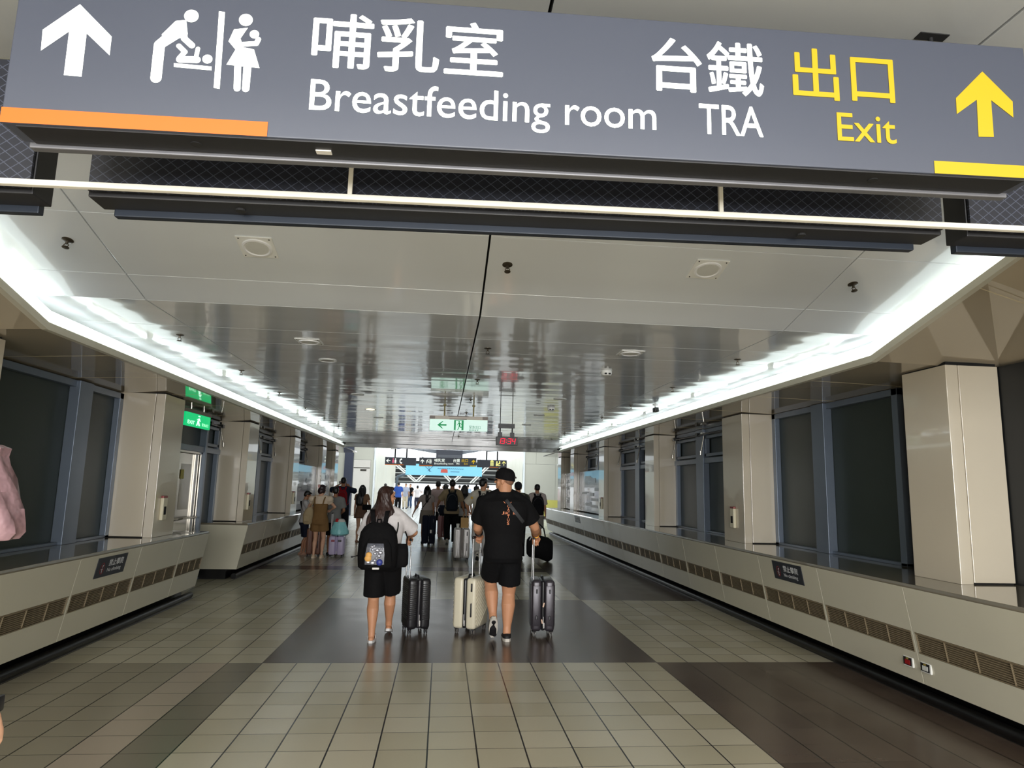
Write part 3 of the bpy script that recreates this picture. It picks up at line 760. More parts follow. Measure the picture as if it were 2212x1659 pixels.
# --- the same row of signs far ahead
far = dup(big, (0.25 - 0.03, 30, 2.4 + 0.075), 0, 'centre charcoal sign of the far row, with nursing room and exit lettering', 'far row of overhead signs')
for ch in far.children:
    if ch.name.startswith('hanger'):
        ch.scale = (1, 1, 5.6); ch.location = (0, 0, -4.6 * 0.2)
def small_sign(label, x0, x1, kind):
    t = thing('direction_sign', label, 'sign', ((x0 + x1) / 2, 30, 2.46), group='far row of overhead signs')
    g = G(); g.span((x0, 30, 2.465), (x1, 30.09, 2.80)); obj('housing', g, SIGNF, t, world=True, bevel=0.003)
    fn = lambda u, v: Vector((u, 29.995, v))
    for x in (x0 + 0.42, x1 - 0.42):
        g = G(); g.tube([(x, 30.05, 2.79), (x, 30.05, 4.2)], 0.03, 8); obj('hanger', g, DARK, t, world=True)
    if kind == 'toilet':
        g = G(); stroke(g, [(x0 + 0.07, 2.645), (x0 + 0.22, 2.645)], 0.03, fn); stroke(g, [(x0 + 0.14, 2.71), (x0 + 0.07, 2.645), (x0 + 0.14, 2.58)], 0.03, fn); obj('white_arrow', g, LETW, t, world=True)
        for x, mm, nm in ((0.35, M('letter_pink', (226, 110, 140), 0.5, emit=0.4), 'pink_figure'), (0.45, LETW, 'white_figure')):
            g = G(); disc(g, (x0 + x, 2.735), 0.025, fn); stroke(g, [(x0 + x, 2.67), (x0 + x, 2.64)], 0.07, fn); stroke(g, [(x0 + x - 0.018, 2.63), (x0 + x - 0.018, 2.55)], 0.028, fn); stroke(g, [(x0 + x + 0.018, 2.63), (x0 + x + 0.018, 2.55)], 0.028, fn); obj(nm, g, mm, t, world=True)
        g = G(); stroke(g, [(x0 + 0.70, 2.73), (x0 + 0.65, 2.69), (x0 + 0.645, 2.60), (x0 + 0.70, 2.55)], 0.035, fn); stroke(g, [(x0 + 0.695, 2.725), (x0 + 0.71, 2.72)], 0.055, fn); stroke(g, [(x0 + 0.695, 2.56), (x0 + 0.71, 2.565)], 0.055, fn); obj('phone_pictogram', g, LETW, t, world=True)
        g = G(); polyf(g, [(x0, 2.465), (x0 + 0.8, 2.465), (x0 + 0.8, 2.495), (x0, 2.495)], fn); obj('orange_bar', g, ORANGE, t, world=True)
    else:
        g = G()
        for x in (0.62, 0.70): disc(g, (x0 + x, 2.735), 0.024, fn); stroke(g, [(x0 + x, 2.68), (x0 + x, 2.56)], 0.06, fn)
        polyf(g, [(x0 + 0.58, 2.74), (x0 + 0.66, 2.79), (x0 + 0.74, 2.74), (x0 + 0.72, 2.73), (x0 + 0.60, 2.73)], fn)
        stroke(g, [(x0 + 0.88, 2.72), (x0 + 0.86, 2.56)], 0.06, fn); stroke(g, [(x0 + 0.9, 2.6), (x0 + 1.0, 2.66), (x0 + 1.0, 2.74)], 0.05, fn); stroke(g, [(x0 + 0.92, 2.56), (x0 + 1.02, 2.56)], 0.04, fn)
        obj('yellow_pictograms', g, M('letter_pale_yellow', (244, 238, 150), 0.5, emit=0.5), t, world=True)
        g = G(); stroke(g, [(x0 + 1.19, 2.73), (x0 + 1.19, 2.57)], 0.03, fn); stroke(g, [(x0 + 1.12, 2.665), (x0 + 1.19, 2.735), (x0 + 1.26, 2.665)], 0.03, fn); obj('yellow_arrow', g, MATS['letter_pale_yellow'], t, world=True)
        g = G(); polyf(g, [(x0 + 0.55, 2.465), (x0 + 0.95, 2.465), (x0 + 0.95, 2.49), (x0 + 0.55, 2.49)], fn); obj('orange_bar', g, ORANGE, t, world=True)
small_sign('left charcoal sign of the far row with arrow, toilet and telephone symbols', -2.513, -1.171, 'toilet')
small_sign('right charcoal sign of the far row with pale yellow symbols and arrow', 1.50, 2.82, 'lift')

# --- hanging emergency exit sign
GRN = M('exit_green', (24, 160, 96), 0.5, var=0, emit=0.32, emit_rgb=(20, 160, 92))
t = thing('exit_sign', 'long white and green emergency exit sign with left arrow hanging from the ceiling', 'exit sign', (0.235, 11.3, 2.52))
ex = lambda p: Vector((p.x, p.y, p.z + 0.008 * p.x))
g = G(); g.xf = ex; g.span((-0.245, 11.3, 2.518), (0.72, 11.36, 2.705)); obj('light_panel', g, M('exit_panel', (220, 240, 232), 0.5, var=0, emit=0.62, emit_rgb=(206, 240, 228)), t, world=True, bevel=0.003)
g = G(); g.xf = ex; g.span((-0.25, 11.29, 2.706), (0.725, 11.37, 2.765)); obj('top_housing', g, M('housing_ivory', (240, 228, 216), 0.45), t, world=True, bevel=0.004)
g = G(); g.xf = ex; g.span((0.08, 11.285, 2.703), (0.37, 11.29, 2.718)); g.span((-0.25, 11.285, 2.712), (-0.16, 11.29, 2.757)); g.span((0.635, 11.285, 2.712), (0.722, 11.29, 2.757)); g.span((0.06, 11.285, 2.752), (0.40, 11.29, 2.766)); obj('end_clips', g, M('clip_grey', (160, 148, 142), 0.5), t, world=True)
fe = lambda u, v: Vector((-0.245 + u * 0.965, 11.2985, 2.518 + v * 0.187 + 0.008 * (-0.245 + u)))
g = G()
polyf(g, [fe2 for fe2 in ((0.13, 0.5), (0.215, 0.82), (0.235, 0.82), (0.185, 0.57), (0.29, 0.57), (0.29, 0.43), (0.185, 0.43), (0.235, 0.18), (0.215, 0.18))], fe)
obj('green_arrow', g, GRN, t, world=True)
g = G()
polyf(g, [(0.42, 0.06), (0.45, 0.06), (0.45, 0.94), (0.42, 0.94)], fe); polyf(g, [(0.55, 0.06), (0.585, 0.06), (0.585, 0.94), (0.55, 0.94)], fe); polyf(g, [(0.42, 0.9), (0.585, 0.9), (0.585, 0.96), (0.42, 0.96)], fe)
obj('doorway_pictogram', g, GRN, t, world=True)
fm = lambda u, v: Vector((-0.245 + 0.41 + u, 11.2983, 2.527 + v))
g = G(); disc(g, (0.078, 0.147), 0.011, fm); stroke(g, [(0.08, 0.125), (0.088, 0.09), (0.083, 0.07)], 0.022, fm); stroke(g, [(0.083, 0.07), (0.075, 0.04), (0.058, 0.012)], 0.012, fm); stroke(g, [(0.088, 0.075), (0.108, 0.05), (0.122, 0.055)], 0.012, fm)
stroke(g, [(0.08, 0.125), (0.058, 0.108), (0.052, 0.09)], 0.009, fm); stroke(g, [(0.085, 0.122), (0.11, 0.115), (0.118, 0.1)], 0.009, fm); obj('running_figure', g, GRN, t, world=True)
g = G(); text(g, '緊急出口', 0.685, 0.88, 0.2, 0.5, fe, 0.0); text(g, 'EXIT', 0.69, 0.855, 0.03, 0.15, fe, 0.01); obj('green_lettering', g, M('exit_text', (50, 128, 100), 0.5, emit=0.15), t, world=True)
for x in (-0.005, 0.481):
    g = G(); g.tube([(x, 11.33, 2.76), (x, 11.33, 2.95)], 0.013, 8); g.lathe([(0.026, 0), (0.026, 0.012)], (x, 11.33, 2.938), 12); obj('hanger', g, M('hanger_brass', (176, 160, 110), 0.4, 0.5), t, world=True)
# --- clock
t = thing('digital_clock', 'black hanging digital clock with red digits reading 13:34', 'clock', (1.073, 11.5, 2.31))
BLK = M('black_metal', (20, 20, 22), 0.4)
g = G(); g.span((0.889, 11.5, 2.314), (1.257, 11.58, 2.458)); obj('case', g, BLK, t, world=True, bevel=0.005)
g = G()
for x in (0.955, 1.165): g.span((x - 0.035, 11.505, 2.455), (x + 0.035, 11.575, 2.535)); g.tube([(x, 11.54, 2.53), (x, 11.54, 2.62)], 0.012, 8); g.tube([(x, 11.54, 2.68), (x, 11.54, 2.95)], 0.007, 6)
g.span((0.925, 11.505, 2.61), (1.205, 11.575, 2.685)); obj('bracket', g, BLK, t, world=True)
RED = M('led_red', (120, 10, 30), 0.5, var=0, emit=1.15, emit_rgb=(255, 8, 56))
fc = lambda u, v: Vector((0.889 + u + 0.16 * (v - 0.07), 11.4985, 2.314 + v))
SEG = {'1': 'bc', '3': 'abgcd', '4': 'fgbc'}
g = G()
def seg_digit(ch, u, w=0.046, h=0.084, v0=0.03):
    P = {'a': ((0, 1), (1, 1)), 'b': ((1, 1), (1, .5)), 'c': ((1, .5), (1, 0)), 'd': ((0, 0), (1, 0)), 'e': ((0, .5), (0, 0)), 'f': ((0, 1), (0, .5)), 'g': ((0, .5), (1, .5))}
    for s in SEG[ch]:
        (a, b), (c, d) = P[s]; stroke(g, [(u + a * w, v0 + b * h), (u + c * w, v0 + d * h)], 0.0125, fc, 6)
for ch, u in zip('13', (0.03, 0.098)): seg_digit(ch, u)
for ch, u in zip('34', (0.205, 0.278)): seg_digit(ch, u)
for v in (0.052, 0.092): disc(g, (0.178, v), 0.008, fc)
obj('red_digits', g, RED, t, world=True)

# --- green double-sided exit sign under the left soffit
t = thing('exit_sign', 'bright green exit sign hanging under the left soffit above the steel door', 'exit sign', (-3.62, 10.3, 2.365))
A, B = Vector((-3.83, 10.15, 0)), Vector((-3.52, 10.95, 0)); D = (B - A).normalized(); Nn = Vector((D.y, -D.x, 0))
A = Vector((-3.63, 9.82, 0)); B = Vector((-3.60, 10.76, 0)); D = (B - A); L_ = D.length; D = D / L_; Nn = Vector((D.y, -D.x, 0))
fg = lambda u, v: A + D * (u * L_) + Nn * 0.022 + Vector((0, 0, 2.365 + v * 0.19))
g = G(); g.prism([A + Nn * 0.02 + Vector((0, 0, 2.365)), B + Nn * 0.02 + Vector((0, 0, 2.365)), B - Nn * 0.02 + Vector((0, 0, 2.365)), A - Nn * 0.02 + Vector((0, 0, 2.365))], (0, 0, 0.19))
obj('light_panel', g, M('exit_green_panel', (16, 190, 120), 0.4, var=0, emit=0.9, emit_rgb=(10, 190, 112)), t, world=True)
g = G(); g.prism([A + Nn * 0.035 + Vector((0, 0, 2.556)), B + Nn * 0.035 + Vector((0, 0, 2.556)), B - Nn * 0.035 + Vector((0, 0, 2.556)), A - Nn * 0.035 + Vector((0, 0, 2.556))], (0, 0, 0.05)); obj('top_housing', g, M('clip_grey', (128, 118, 112)), t, world=True)
g = G()
for k in (0.25, 0.75): p = A + D * L_ * k; g.tube([p + Vector((0, 0, 2.6)), p + Vector((0, 0, 2.67))], 0.012, 8)
obj('hanger', g, STEEL, t, world=True)
EXW = M('exit_white', (226, 255, 240), 0.5, var=0, emit=0.9, emit_rgb=(216, 255, 236))
g = G(); text(g, 'EXIT', 0.10, 0.36, 0.16, 0.42, fg, 0.02); text(g, '緊急出口', 0.66, 0.92, 0.16, 0.40, fg, 0.0)
obj('white_lettering', g, EXW, t, world=True)
g = G(); stroke(g, [(0.53, 0.68), (0.5, 0.45), (0.55, 0.16)], 0.07, fg); stroke(g, [(0.5, 0.45), (0.45, 0.14)], 0.05, fg); disc(g, (0.53, 0.86), 0.05, fg); stroke(g, [(0.46, 0.6), (0.53, 0.66), (0.58, 0.5)], 0.04, fg)
obj('running_figure', g, EXW, t, world=True)

# --- no climbing plates on the ledge fronts
NAVY = M('plate_navy', (34, 38, 48), 0.4); PLW = M('plate_white', (226, 228, 230), 0.5, var=0); PLR = M('plate_red', (160, 40, 48), 0.5, var=0)
def plate(s, xt, xbm, zt, yl, yr, z0, z1, label, top=False):
    """s: side; yl is the reader's left end"""
    zf = zt - 0.03
    def X(z): return xt + (xbm - xt) * (zf - z) / (zf - 0.16)
    W_, H_ = abs(yr - yl), z1 - z0
    def fn(u, v, d=0.008): z = z0 + v * H_; return Vector((X(z) - s * d, yl + (yr - yl) * u, z))
    t = thing('notice_plate', label, 'notice plate', (X(z0), (yl + yr) / 2, z0), group='no climbing plates')
    g = G(); q = [fn(*p, 0.007) for p in ((0, 0), (1, 0), (1, 1), (0, 1))]; g.prism(q, (s * 0.006, 0, 0)); obj('plate', g, NAVY, t, world=True)
    g = G(); text(g, '禁止攀爬', 0.38, 0.88, 0.50, 0.84, fn, 0.01); text(g, 'No climbing', 0.37, 0.84, 0.17, 0.41, fn, 0.006); obj('white_lettering', g, PLW, t, world=True)
    r = W_ / H_
    fr = lambda u, v: fn(u / r, v)
    g = G()
    ring = [(0.19 * r + 0.2 * math.cos(k * PI / 12), 0.45 + 0.27 * math.sin(k * PI / 12)) for k in range(25)]
    stroke(g, ring, 0.035, fr, 4); stroke(g, [(0.19 * r - 0.14, 0.64), (0.19 * r + 0.14, 0.26)], 0.03, lambda u, v: fn(u / r, v, 0.009)); obj('red_ring', g, PLR, t, world=True)
    g = G(); c = 0.19 * r; disc(g, (c + 0.02, 0.58), 0.035, fr); stroke(g, [(c, 0.52), (c - 0.01, 0.42), (c + 0.01, 0.24)], 0.045, fr); stroke(g, [(c, 0.5), (c + 0.09, 0.62)], 0.03, fr); stroke(g, [(c - 0.01, 0.44), (c - 0.11, 0.40)], 0.03, fr); stroke(g, [(c, 0.4), (c + 0.08, 0.4)], 0.03, fr); obj('climbing_figure', g, PLW, t, world=True)
plate(-1, -3.2, -3.33, 0.905, 6.93, 7.53, 0.655, 0.845, 'navy no climbing plate on the near left window ledge')
plate(1, 3.67, 3.805, 0.925, 7.36, 6.75, 0.685, 0.875, 'navy no climbing plate on the right window ledge, the nearer one')
plate(1, 3.67, 3.805, 0.925, 18.7, 18.05, 0.71, 0.88, 'navy no climbing plate at the far end of the right window ledge')
# --- sockets
for y, cm, lab, nm in ((5.325, M('socket_red', (150, 20, 24), 0.4), 'red wall socket in a black frame low on the right ledge', 'red'), (5.125, M('socket_white', (206, 208, 202), 0.4), 'white wall socket in a black frame low on the right ledge', 'white')):
    z = 0.30; x = 3.805 - 0.135 * (z - 0.16) / (0.895 - 0.16)
    t = thing('wall_socket', lab, 'socket', (x, y, z), group='wall sockets')
    g = G(); g.rbox((x - 0.004, y, z), (0.016, 0.115, 0.075), 0.004); obj('cover', g, WHITEP, t, world=True)
    g = G(); g.span((x - 0.015, y - 0.044, z - 0.028), (x - 0.009, y + 0.05, z + 0.032)); obj('frame', g, BLK, t, world=True)
    g = G(); g.span((x - 0.018, y - 0.028, z - 0.02), (x - 0.013, y + 0.03, z + 0.014)); obj('insert', g, cm, t, world=True)
    g = G(); g.span((x - 0.018, y - 0.008, z + 0.018), (x - 0.013, y + 0.016, z + 0.03)); obj('tab', g, M('tab_olive', (150, 132, 60), 0.5), t, world=True)
# --- call boxes on the columns
IVORY = M('ivory_plastic', (222, 214, 186), 0.4)
proto = None
for s, x, y, z, lab in ((-1, -3.44, 8.89, 1.24, 'ivory call box on the second column of the left wall'), (-1, -3.44, 12.62, 1.24, 'ivory call box on the third column of the left wall'), (-1, -3.44, 16.36, 1.24, 'ivory call box on the fourth column of the left wall, by the poster'),
                        (1, 4.13, 9.35, 1.25, 'ivory call box on the second column of the right wall'), (1, 4.13, 17.4, 1.25, 'ivory call box on the fourth column of the right wall')):
    t = thing('call_box', lab, 'call box', (x, y, z), group='ivory call boxes on the columns')
    d = -s
    g = G(); g.rbox((d * 0.02, 0, 0), (0.04, 0.125, 0.27), 0.008); obj('box_body', g, IVORY, t, bevel=0)
    g = G(); g.span((d * 0.038, -0.035, -0.07), (d * 0.042, 0.03, 0.03)); obj('speaker_slot', g, DARK, t)
    g = G(); g.rbox((d * 0.02, 0, 0.147), (0.035, 0.12, 0.03), 0.006); obj('red_lamp', g, M('lamp_red', (130, 24, 20), 0.3), t)
# --- posters in the far windows
def poster(s, x, y0, y1, z0, z1, rgb, lab, seed):
    t = thing('poster', lab, 'poster', (x, (y0 + y1) / 2, z0), group='posters in the far windows')
    g = G(); g.span((x, y0, z0), (x - s * -0.02, y1, z1)); obj('board', g, M('poster_%d' % seed, rgb, 0.18, var=0.1, scale=1.5, coat=0.4), t, world=True)
    r = random.Random(seed); fn = lambda u, v: Vector((x - s * 0.003, y0 + u * (y1 - y0), z0 + v * (z1 - z0)))
    g = G()
    for k in range(12):
        fn = lambda u, v, k=k: Vector((x - s * (0.003 + 0.0006 * k), y0 + u * (y1 - y0), z0 + v * (z1 - z0)))
        u, v = r.uniform(0.06, 0.7), r.uniform(0.1, 0.86); w_, h_ = r.uniform(0.08, 0.26), r.uniform(0.02, 0.12)
        polyf(g, [(u, v), (u + w_, v), (u + w_, v + h_), (u, v + h_)], fn)
    obj('printed_blocks', g, M('poster_print_%d' % seed, tuple(int(c * 0.84) for c in rgb), 0.3), t, world=True)
poster(-1, -3.58, 16.95, 19.85, 0.93, 2.06, (186, 192, 204), 'tall pale grey poster between the fourth and fifth left columns', 1)
poster(-1, -3.58, 20.52, 22.22, 0.93, 2.06, (196, 202, 212), 'narrow pale poster in the last window of the left wall', 2)
poster(1, 4.30, 17.8, 21.15, 0.95, 2.14, (128, 130, 140), 'wide grey poster in the far right window', 3)
poster(1, 4.30, 21.85, 23.5, 0.95, 2.14, (136, 140, 150), 'narrow grey poster in the last window of the right wall', 4)
# --- ceiling fixtures
SPW = M('fixture_white', (244, 244, 240), 0.4, var=0.03)
def on_slope(y): return ZC + max(0, YK - y) * SL
ANG = math.atan(SL)
def speaker(x, y, lab):
    R = Matrix.Rotation(-ANG if y < YK else 0, 3, 'X'); z = on_slope(y)
    t = thing('ceiling_speaker', lab, 'ceiling speaker', (x, y, z), group='round ceiling speakers in square plates')
    t.rotation_euler = (-ANG if y < YK else 0, 0, 0)
    g = G(); g.rbox((0, 0, -0.004), (0.235, 0.235, 0.008), 0.0035); obj('plate', g, SPW, t)
    g = G(); g.lathe([(0.098, -0.006), (0.096, -0.016), (0.084, -0.018), (0.078, -0.010)], (0, 0, 0), 32, cap=False); g.lathe([(0.078, -0.010), (0.01, -0.0095)], (0, 0, 0), 32); obj('ring', g, M('fixture_ring', (250, 250, 252), 0.35), t, smooth=True)
    g = G(); g.lathe([(0.076, -0.0105), (0.074, -0.014)], (0, 0, 0), 32); obj('cone_cover', g, M('speaker_cloth', (222, 222, 216), 0.7, bump=0.3, bscale=300), t)
    for a in (-1, 1):
        for b in (-1, 1): g = G(); g.lathe([(0.005, -0.0105), (0.005, -0.007)], (a * 0.098, b * 0.098, 0), 8); obj('screw', g, DARK, t)
speaker(-1.29, 4.475, 'square white ceiling speaker on the sloping ceiling, the left one of two')
speaker(1.81, 4.435, 'square white ceiling speaker on the sloping ceiling, the right one of two')
speaker(-1.326, 6.53, 'square white ceiling speaker left of the centre joint on the level ceiling')
speaker(1.806, 6.41, 'square white ceiling speaker right of the centre joint on the level ceiling')
def downlight(x, y, lab, on=False):
    t = thing('downlight', lab, 'ceiling light', (x, y, ZC), group='round recessed downlights')
    g = G(); g.lathe([(0.10, -0.001), (0.10, -0.008), (0.082, -0.010), (0.078, -0.003)], (0, 0, 0), 28, cap=False); obj('trim_ring', g, SPW, t, smooth=True)
    g = G(); g.lathe([(0.079, -0.002), (0.079, -0.004)], (0, 0, 0), 28); obj('diffuser', g, M('lamp_on', (255, 246, 224), 0.4, var=0, emit=5, emit_rgb=(255, 244, 214)) if on else M('lamp_off', (170, 168, 160), 0.3), t)
downlight(-1.314, 7.53, 'unlit round downlight in the ceiling, nearest on the left half')
downlight(-1.336, 10.37, 'unlit round downlight in the ceiling, left half, just before the lit one')
downlight(-1.349, 12.39, 'lit warm round downlight in the ceiling', True)
downlight(-1.34, 13.9, 'unlit round downlight in the ceiling, left half, beyond the lit one')
downlight(1.734, 10.04, 'unlit round downlight in the ceiling, nearest on the right half')
downlight(1.75, 12.4, 'unlit round downlight in the ceiling, second on the right half')
downlight(1.76, 14.4, 'unlit round downlight in the ceiling, farthest on the right half')
def detector(x, y, lab):
    t = thing('smoke_detector', lab, 'smoke detector', (x, y, ZC), group='white smoke detectors')
    g = G(); g.lathe([(0.062, 0), (0.062, -0.03), (0.05, -0.05), (0.02, -0.055)], (0, 0, 0), 20); obj('detector_body', g, SPW, t, smooth=True)
    g = G()
    for k in (-1, 1): g.box((k * 0.022, -0.056, -0.036), (0.024, 0.02, 0.016))
    obj('sensor_slots', g, DARK, t)
detector(1.83, 7.5, 'white smoke detector on the ceiling, the nearer one'); detector(1.78, 11.2, 'white smoke detector on the ceiling, the farther one')
BRZ = M('sprinkler_bronze', (92, 84, 72), 0.35, 0.7)
sp = thing('sprinkler', 'x', 'sprinkler', (0, 0, 0), group='ceiling sprinklers')
g = G(); g.lathe([(0.036, 0), (0.036, -0.003), (0.02, -0.009)], seg=18); obj('escutcheon', g, BRZ, sp, smooth=True)
g = G(); g.tube([(0, 0, -0.005), (0, 0, -0.03)], 0.009, 8); g.tube([(-0.006, 0, -0.026), (-0.016, 0, -0.04), (-0.006, 0, -0.056)], 0.003, 6); g.tube([(0.006, 0, -0.026), (0.016, 0, -0.04), (0.006, 0, -0.056)], 0.003, 6); obj('frame_arms', g, BRZ, sp, smooth=True)
g = G(); g.lathe([(0.022, -0.056), (0.022, -0.059), (0.006, -0.061)], seg=14); obj('deflector', g, BRZ, sp, smooth=True)
first = True
nth = ['first', 'second', 'third', 'fourth', 'fifth', 'sixth', 'seventh', 'eighth']
for rx, nm in ((-2.51, 'left'), (0.395, 'middle'), (2.95, 'right')):
    for k in range(8):
        y = 4.52 + 1.98 * k; lab = 'small bronze sprinkler, %s from the front in the %s row of the ceiling' % (nth[k], nm)
        if first: sp.location = (rx, y, on_slope(y)); sp['label'] = lab; r = sp; first = False
        else: r = dup(sp, (rx, y, on_slope(y)), 0, lab)
        if y < YK: r.rotation_euler = (-ANG, 0, 0)
def cctv(x, y, z, lab):
    t = thing('security_camera', lab, 'camera', (x, y, z))
    g = G(); g.tube([(x, y, z), (x, y, z - 0.05)], 0.012, 8); g.lathe([(0.04, 0), (0.04, -0.01)], (x, y, z), 14); obj('mount', g, SPW, t, world=True)
    g = G(); g.rbox((x, y - 0.02, z - 0.085), (0.07, 0.13, 0.07), 0.012); g.tube([(x, y - 0.08, z - 0.085), (x, y - 0.1, z - 0.085)], 0.024, 12); obj('camera_body', g, BLK, t, world=True)
cctv(3.30, 10.3, ZC, 'small black camera on the ceiling beside the right light cove')
for s, x, nm in ((-1, -2.93, 'left'), (1, 3.5, 'right')):
    t = thing('security_camera', 'pair of small dark cameras at the far end of the %s light cove' % nm, 'camera', (x, 20.2, 2.8))
    g = G(); g.rbox((x, 20.2, 2.80), (0.06, 0.5, 0.05), 0.01); obj('housing', g, WHITEP, t, world=True)
    for k in (-0.12, 0.12): g = G(); g.ell((x - s * 0.03, 20.2 + k, 2.785), (0.03, 0.045, 0.03)); obj('lens_dome', g, BLK, t, world=True, smooth=True)

# ================================================================ PEOPLE AND LUGGAGE
def skin(name, rgb): return M('skin_' + name, rgb, 0.5, var=0.06, scale=14, bump=0.04, bscale=80)
def cloth(name, rgb, **k): return M('cloth_' + name, rgb, k.get('rough', 0.85), var=k.get('var', 0.07), scale=22, bump=k.get('bump', 0.35), bscale=k.get('bscale', 14), spec=0.25)
def hairm(name, rgb): return M('hair_' + name, rgb, 0.38, var=0.35, scale=30, stretch=(1, 1, 0.08), bump=0.5, bscale=60, spec=0.5)
SK1 = skin('tan', (206, 148, 112)); SK2 = skin('fair', (222, 172, 142)); SK3 = skin('brown', (168, 116, 84))
HB = hairm('black', (20, 17, 17)); HBR = hairm('brown', (52, 28, 20))
CB = cloth('black', (11, 10, 12)); CW = cloth('white', (232, 226, 226)); CNAVY = cloth('navy', (26, 30, 46))
PLASB = M('plastic_black', (24, 24, 27), 0.32, var=0.05); CHROME = M('chrome', (210, 212, 216), 0.18, 1.0, var=0.02)

def remesh(name, g, voxel, smooth, m, parent):
    """weld overlapping shapes into one continuous skin"""
    me = bpy.data.meshes.new('w'); me.from_pydata([tuple(p) for p in g.v], [], g.f)
    bm = bmesh.new(); bm.from_mesh(me); bmesh.ops.recalc_face_normals(bm, faces=bm.faces[:]); bm.to_mesh(me); bm.free()
    o = bpy.data.objects.new('w', me); COL.objects.link(o)
    r = o.modifiers.new('r', 'REMESH'); r.mode = 'VOXEL'; r.voxel_size = voxel; r.use_smooth_shade = True
    if smooth:
        s = o.modifiers.new('s', 'SMOOTH'); s.factor = 0.5; s.iterations = smooth
    dg = bpy.context.evaluated_depsgraph_get()
    me2 = bpy.data.meshes.new_from_object(o.evaluated_get(dg)); me2.name = name
    bpy.data.objects.remove(o); bpy.data.meshes.remove(me)
    me2.shade_smooth(); me2.materials.clear(); me2.materials.append(m)
    q = bpy.data.objects.new(name, me2); COL.objects.link(q); q.parent = parent
    return q

def ik(a, b, l1, l2, pole):
    d = b - a; L_ = min(d.length, (l1 + l2) * 0.998); n = d.normalized()
    c = a + n * L_
    x = (l1 * l1 - l2 * l2 + L_ * L_) / (2 * L_); h = math.sqrt(max(0, l1 * l1 - x * x))
    p = (pole - n * pole.dot(n)).normalized()
    return a + n * x + p * h, c

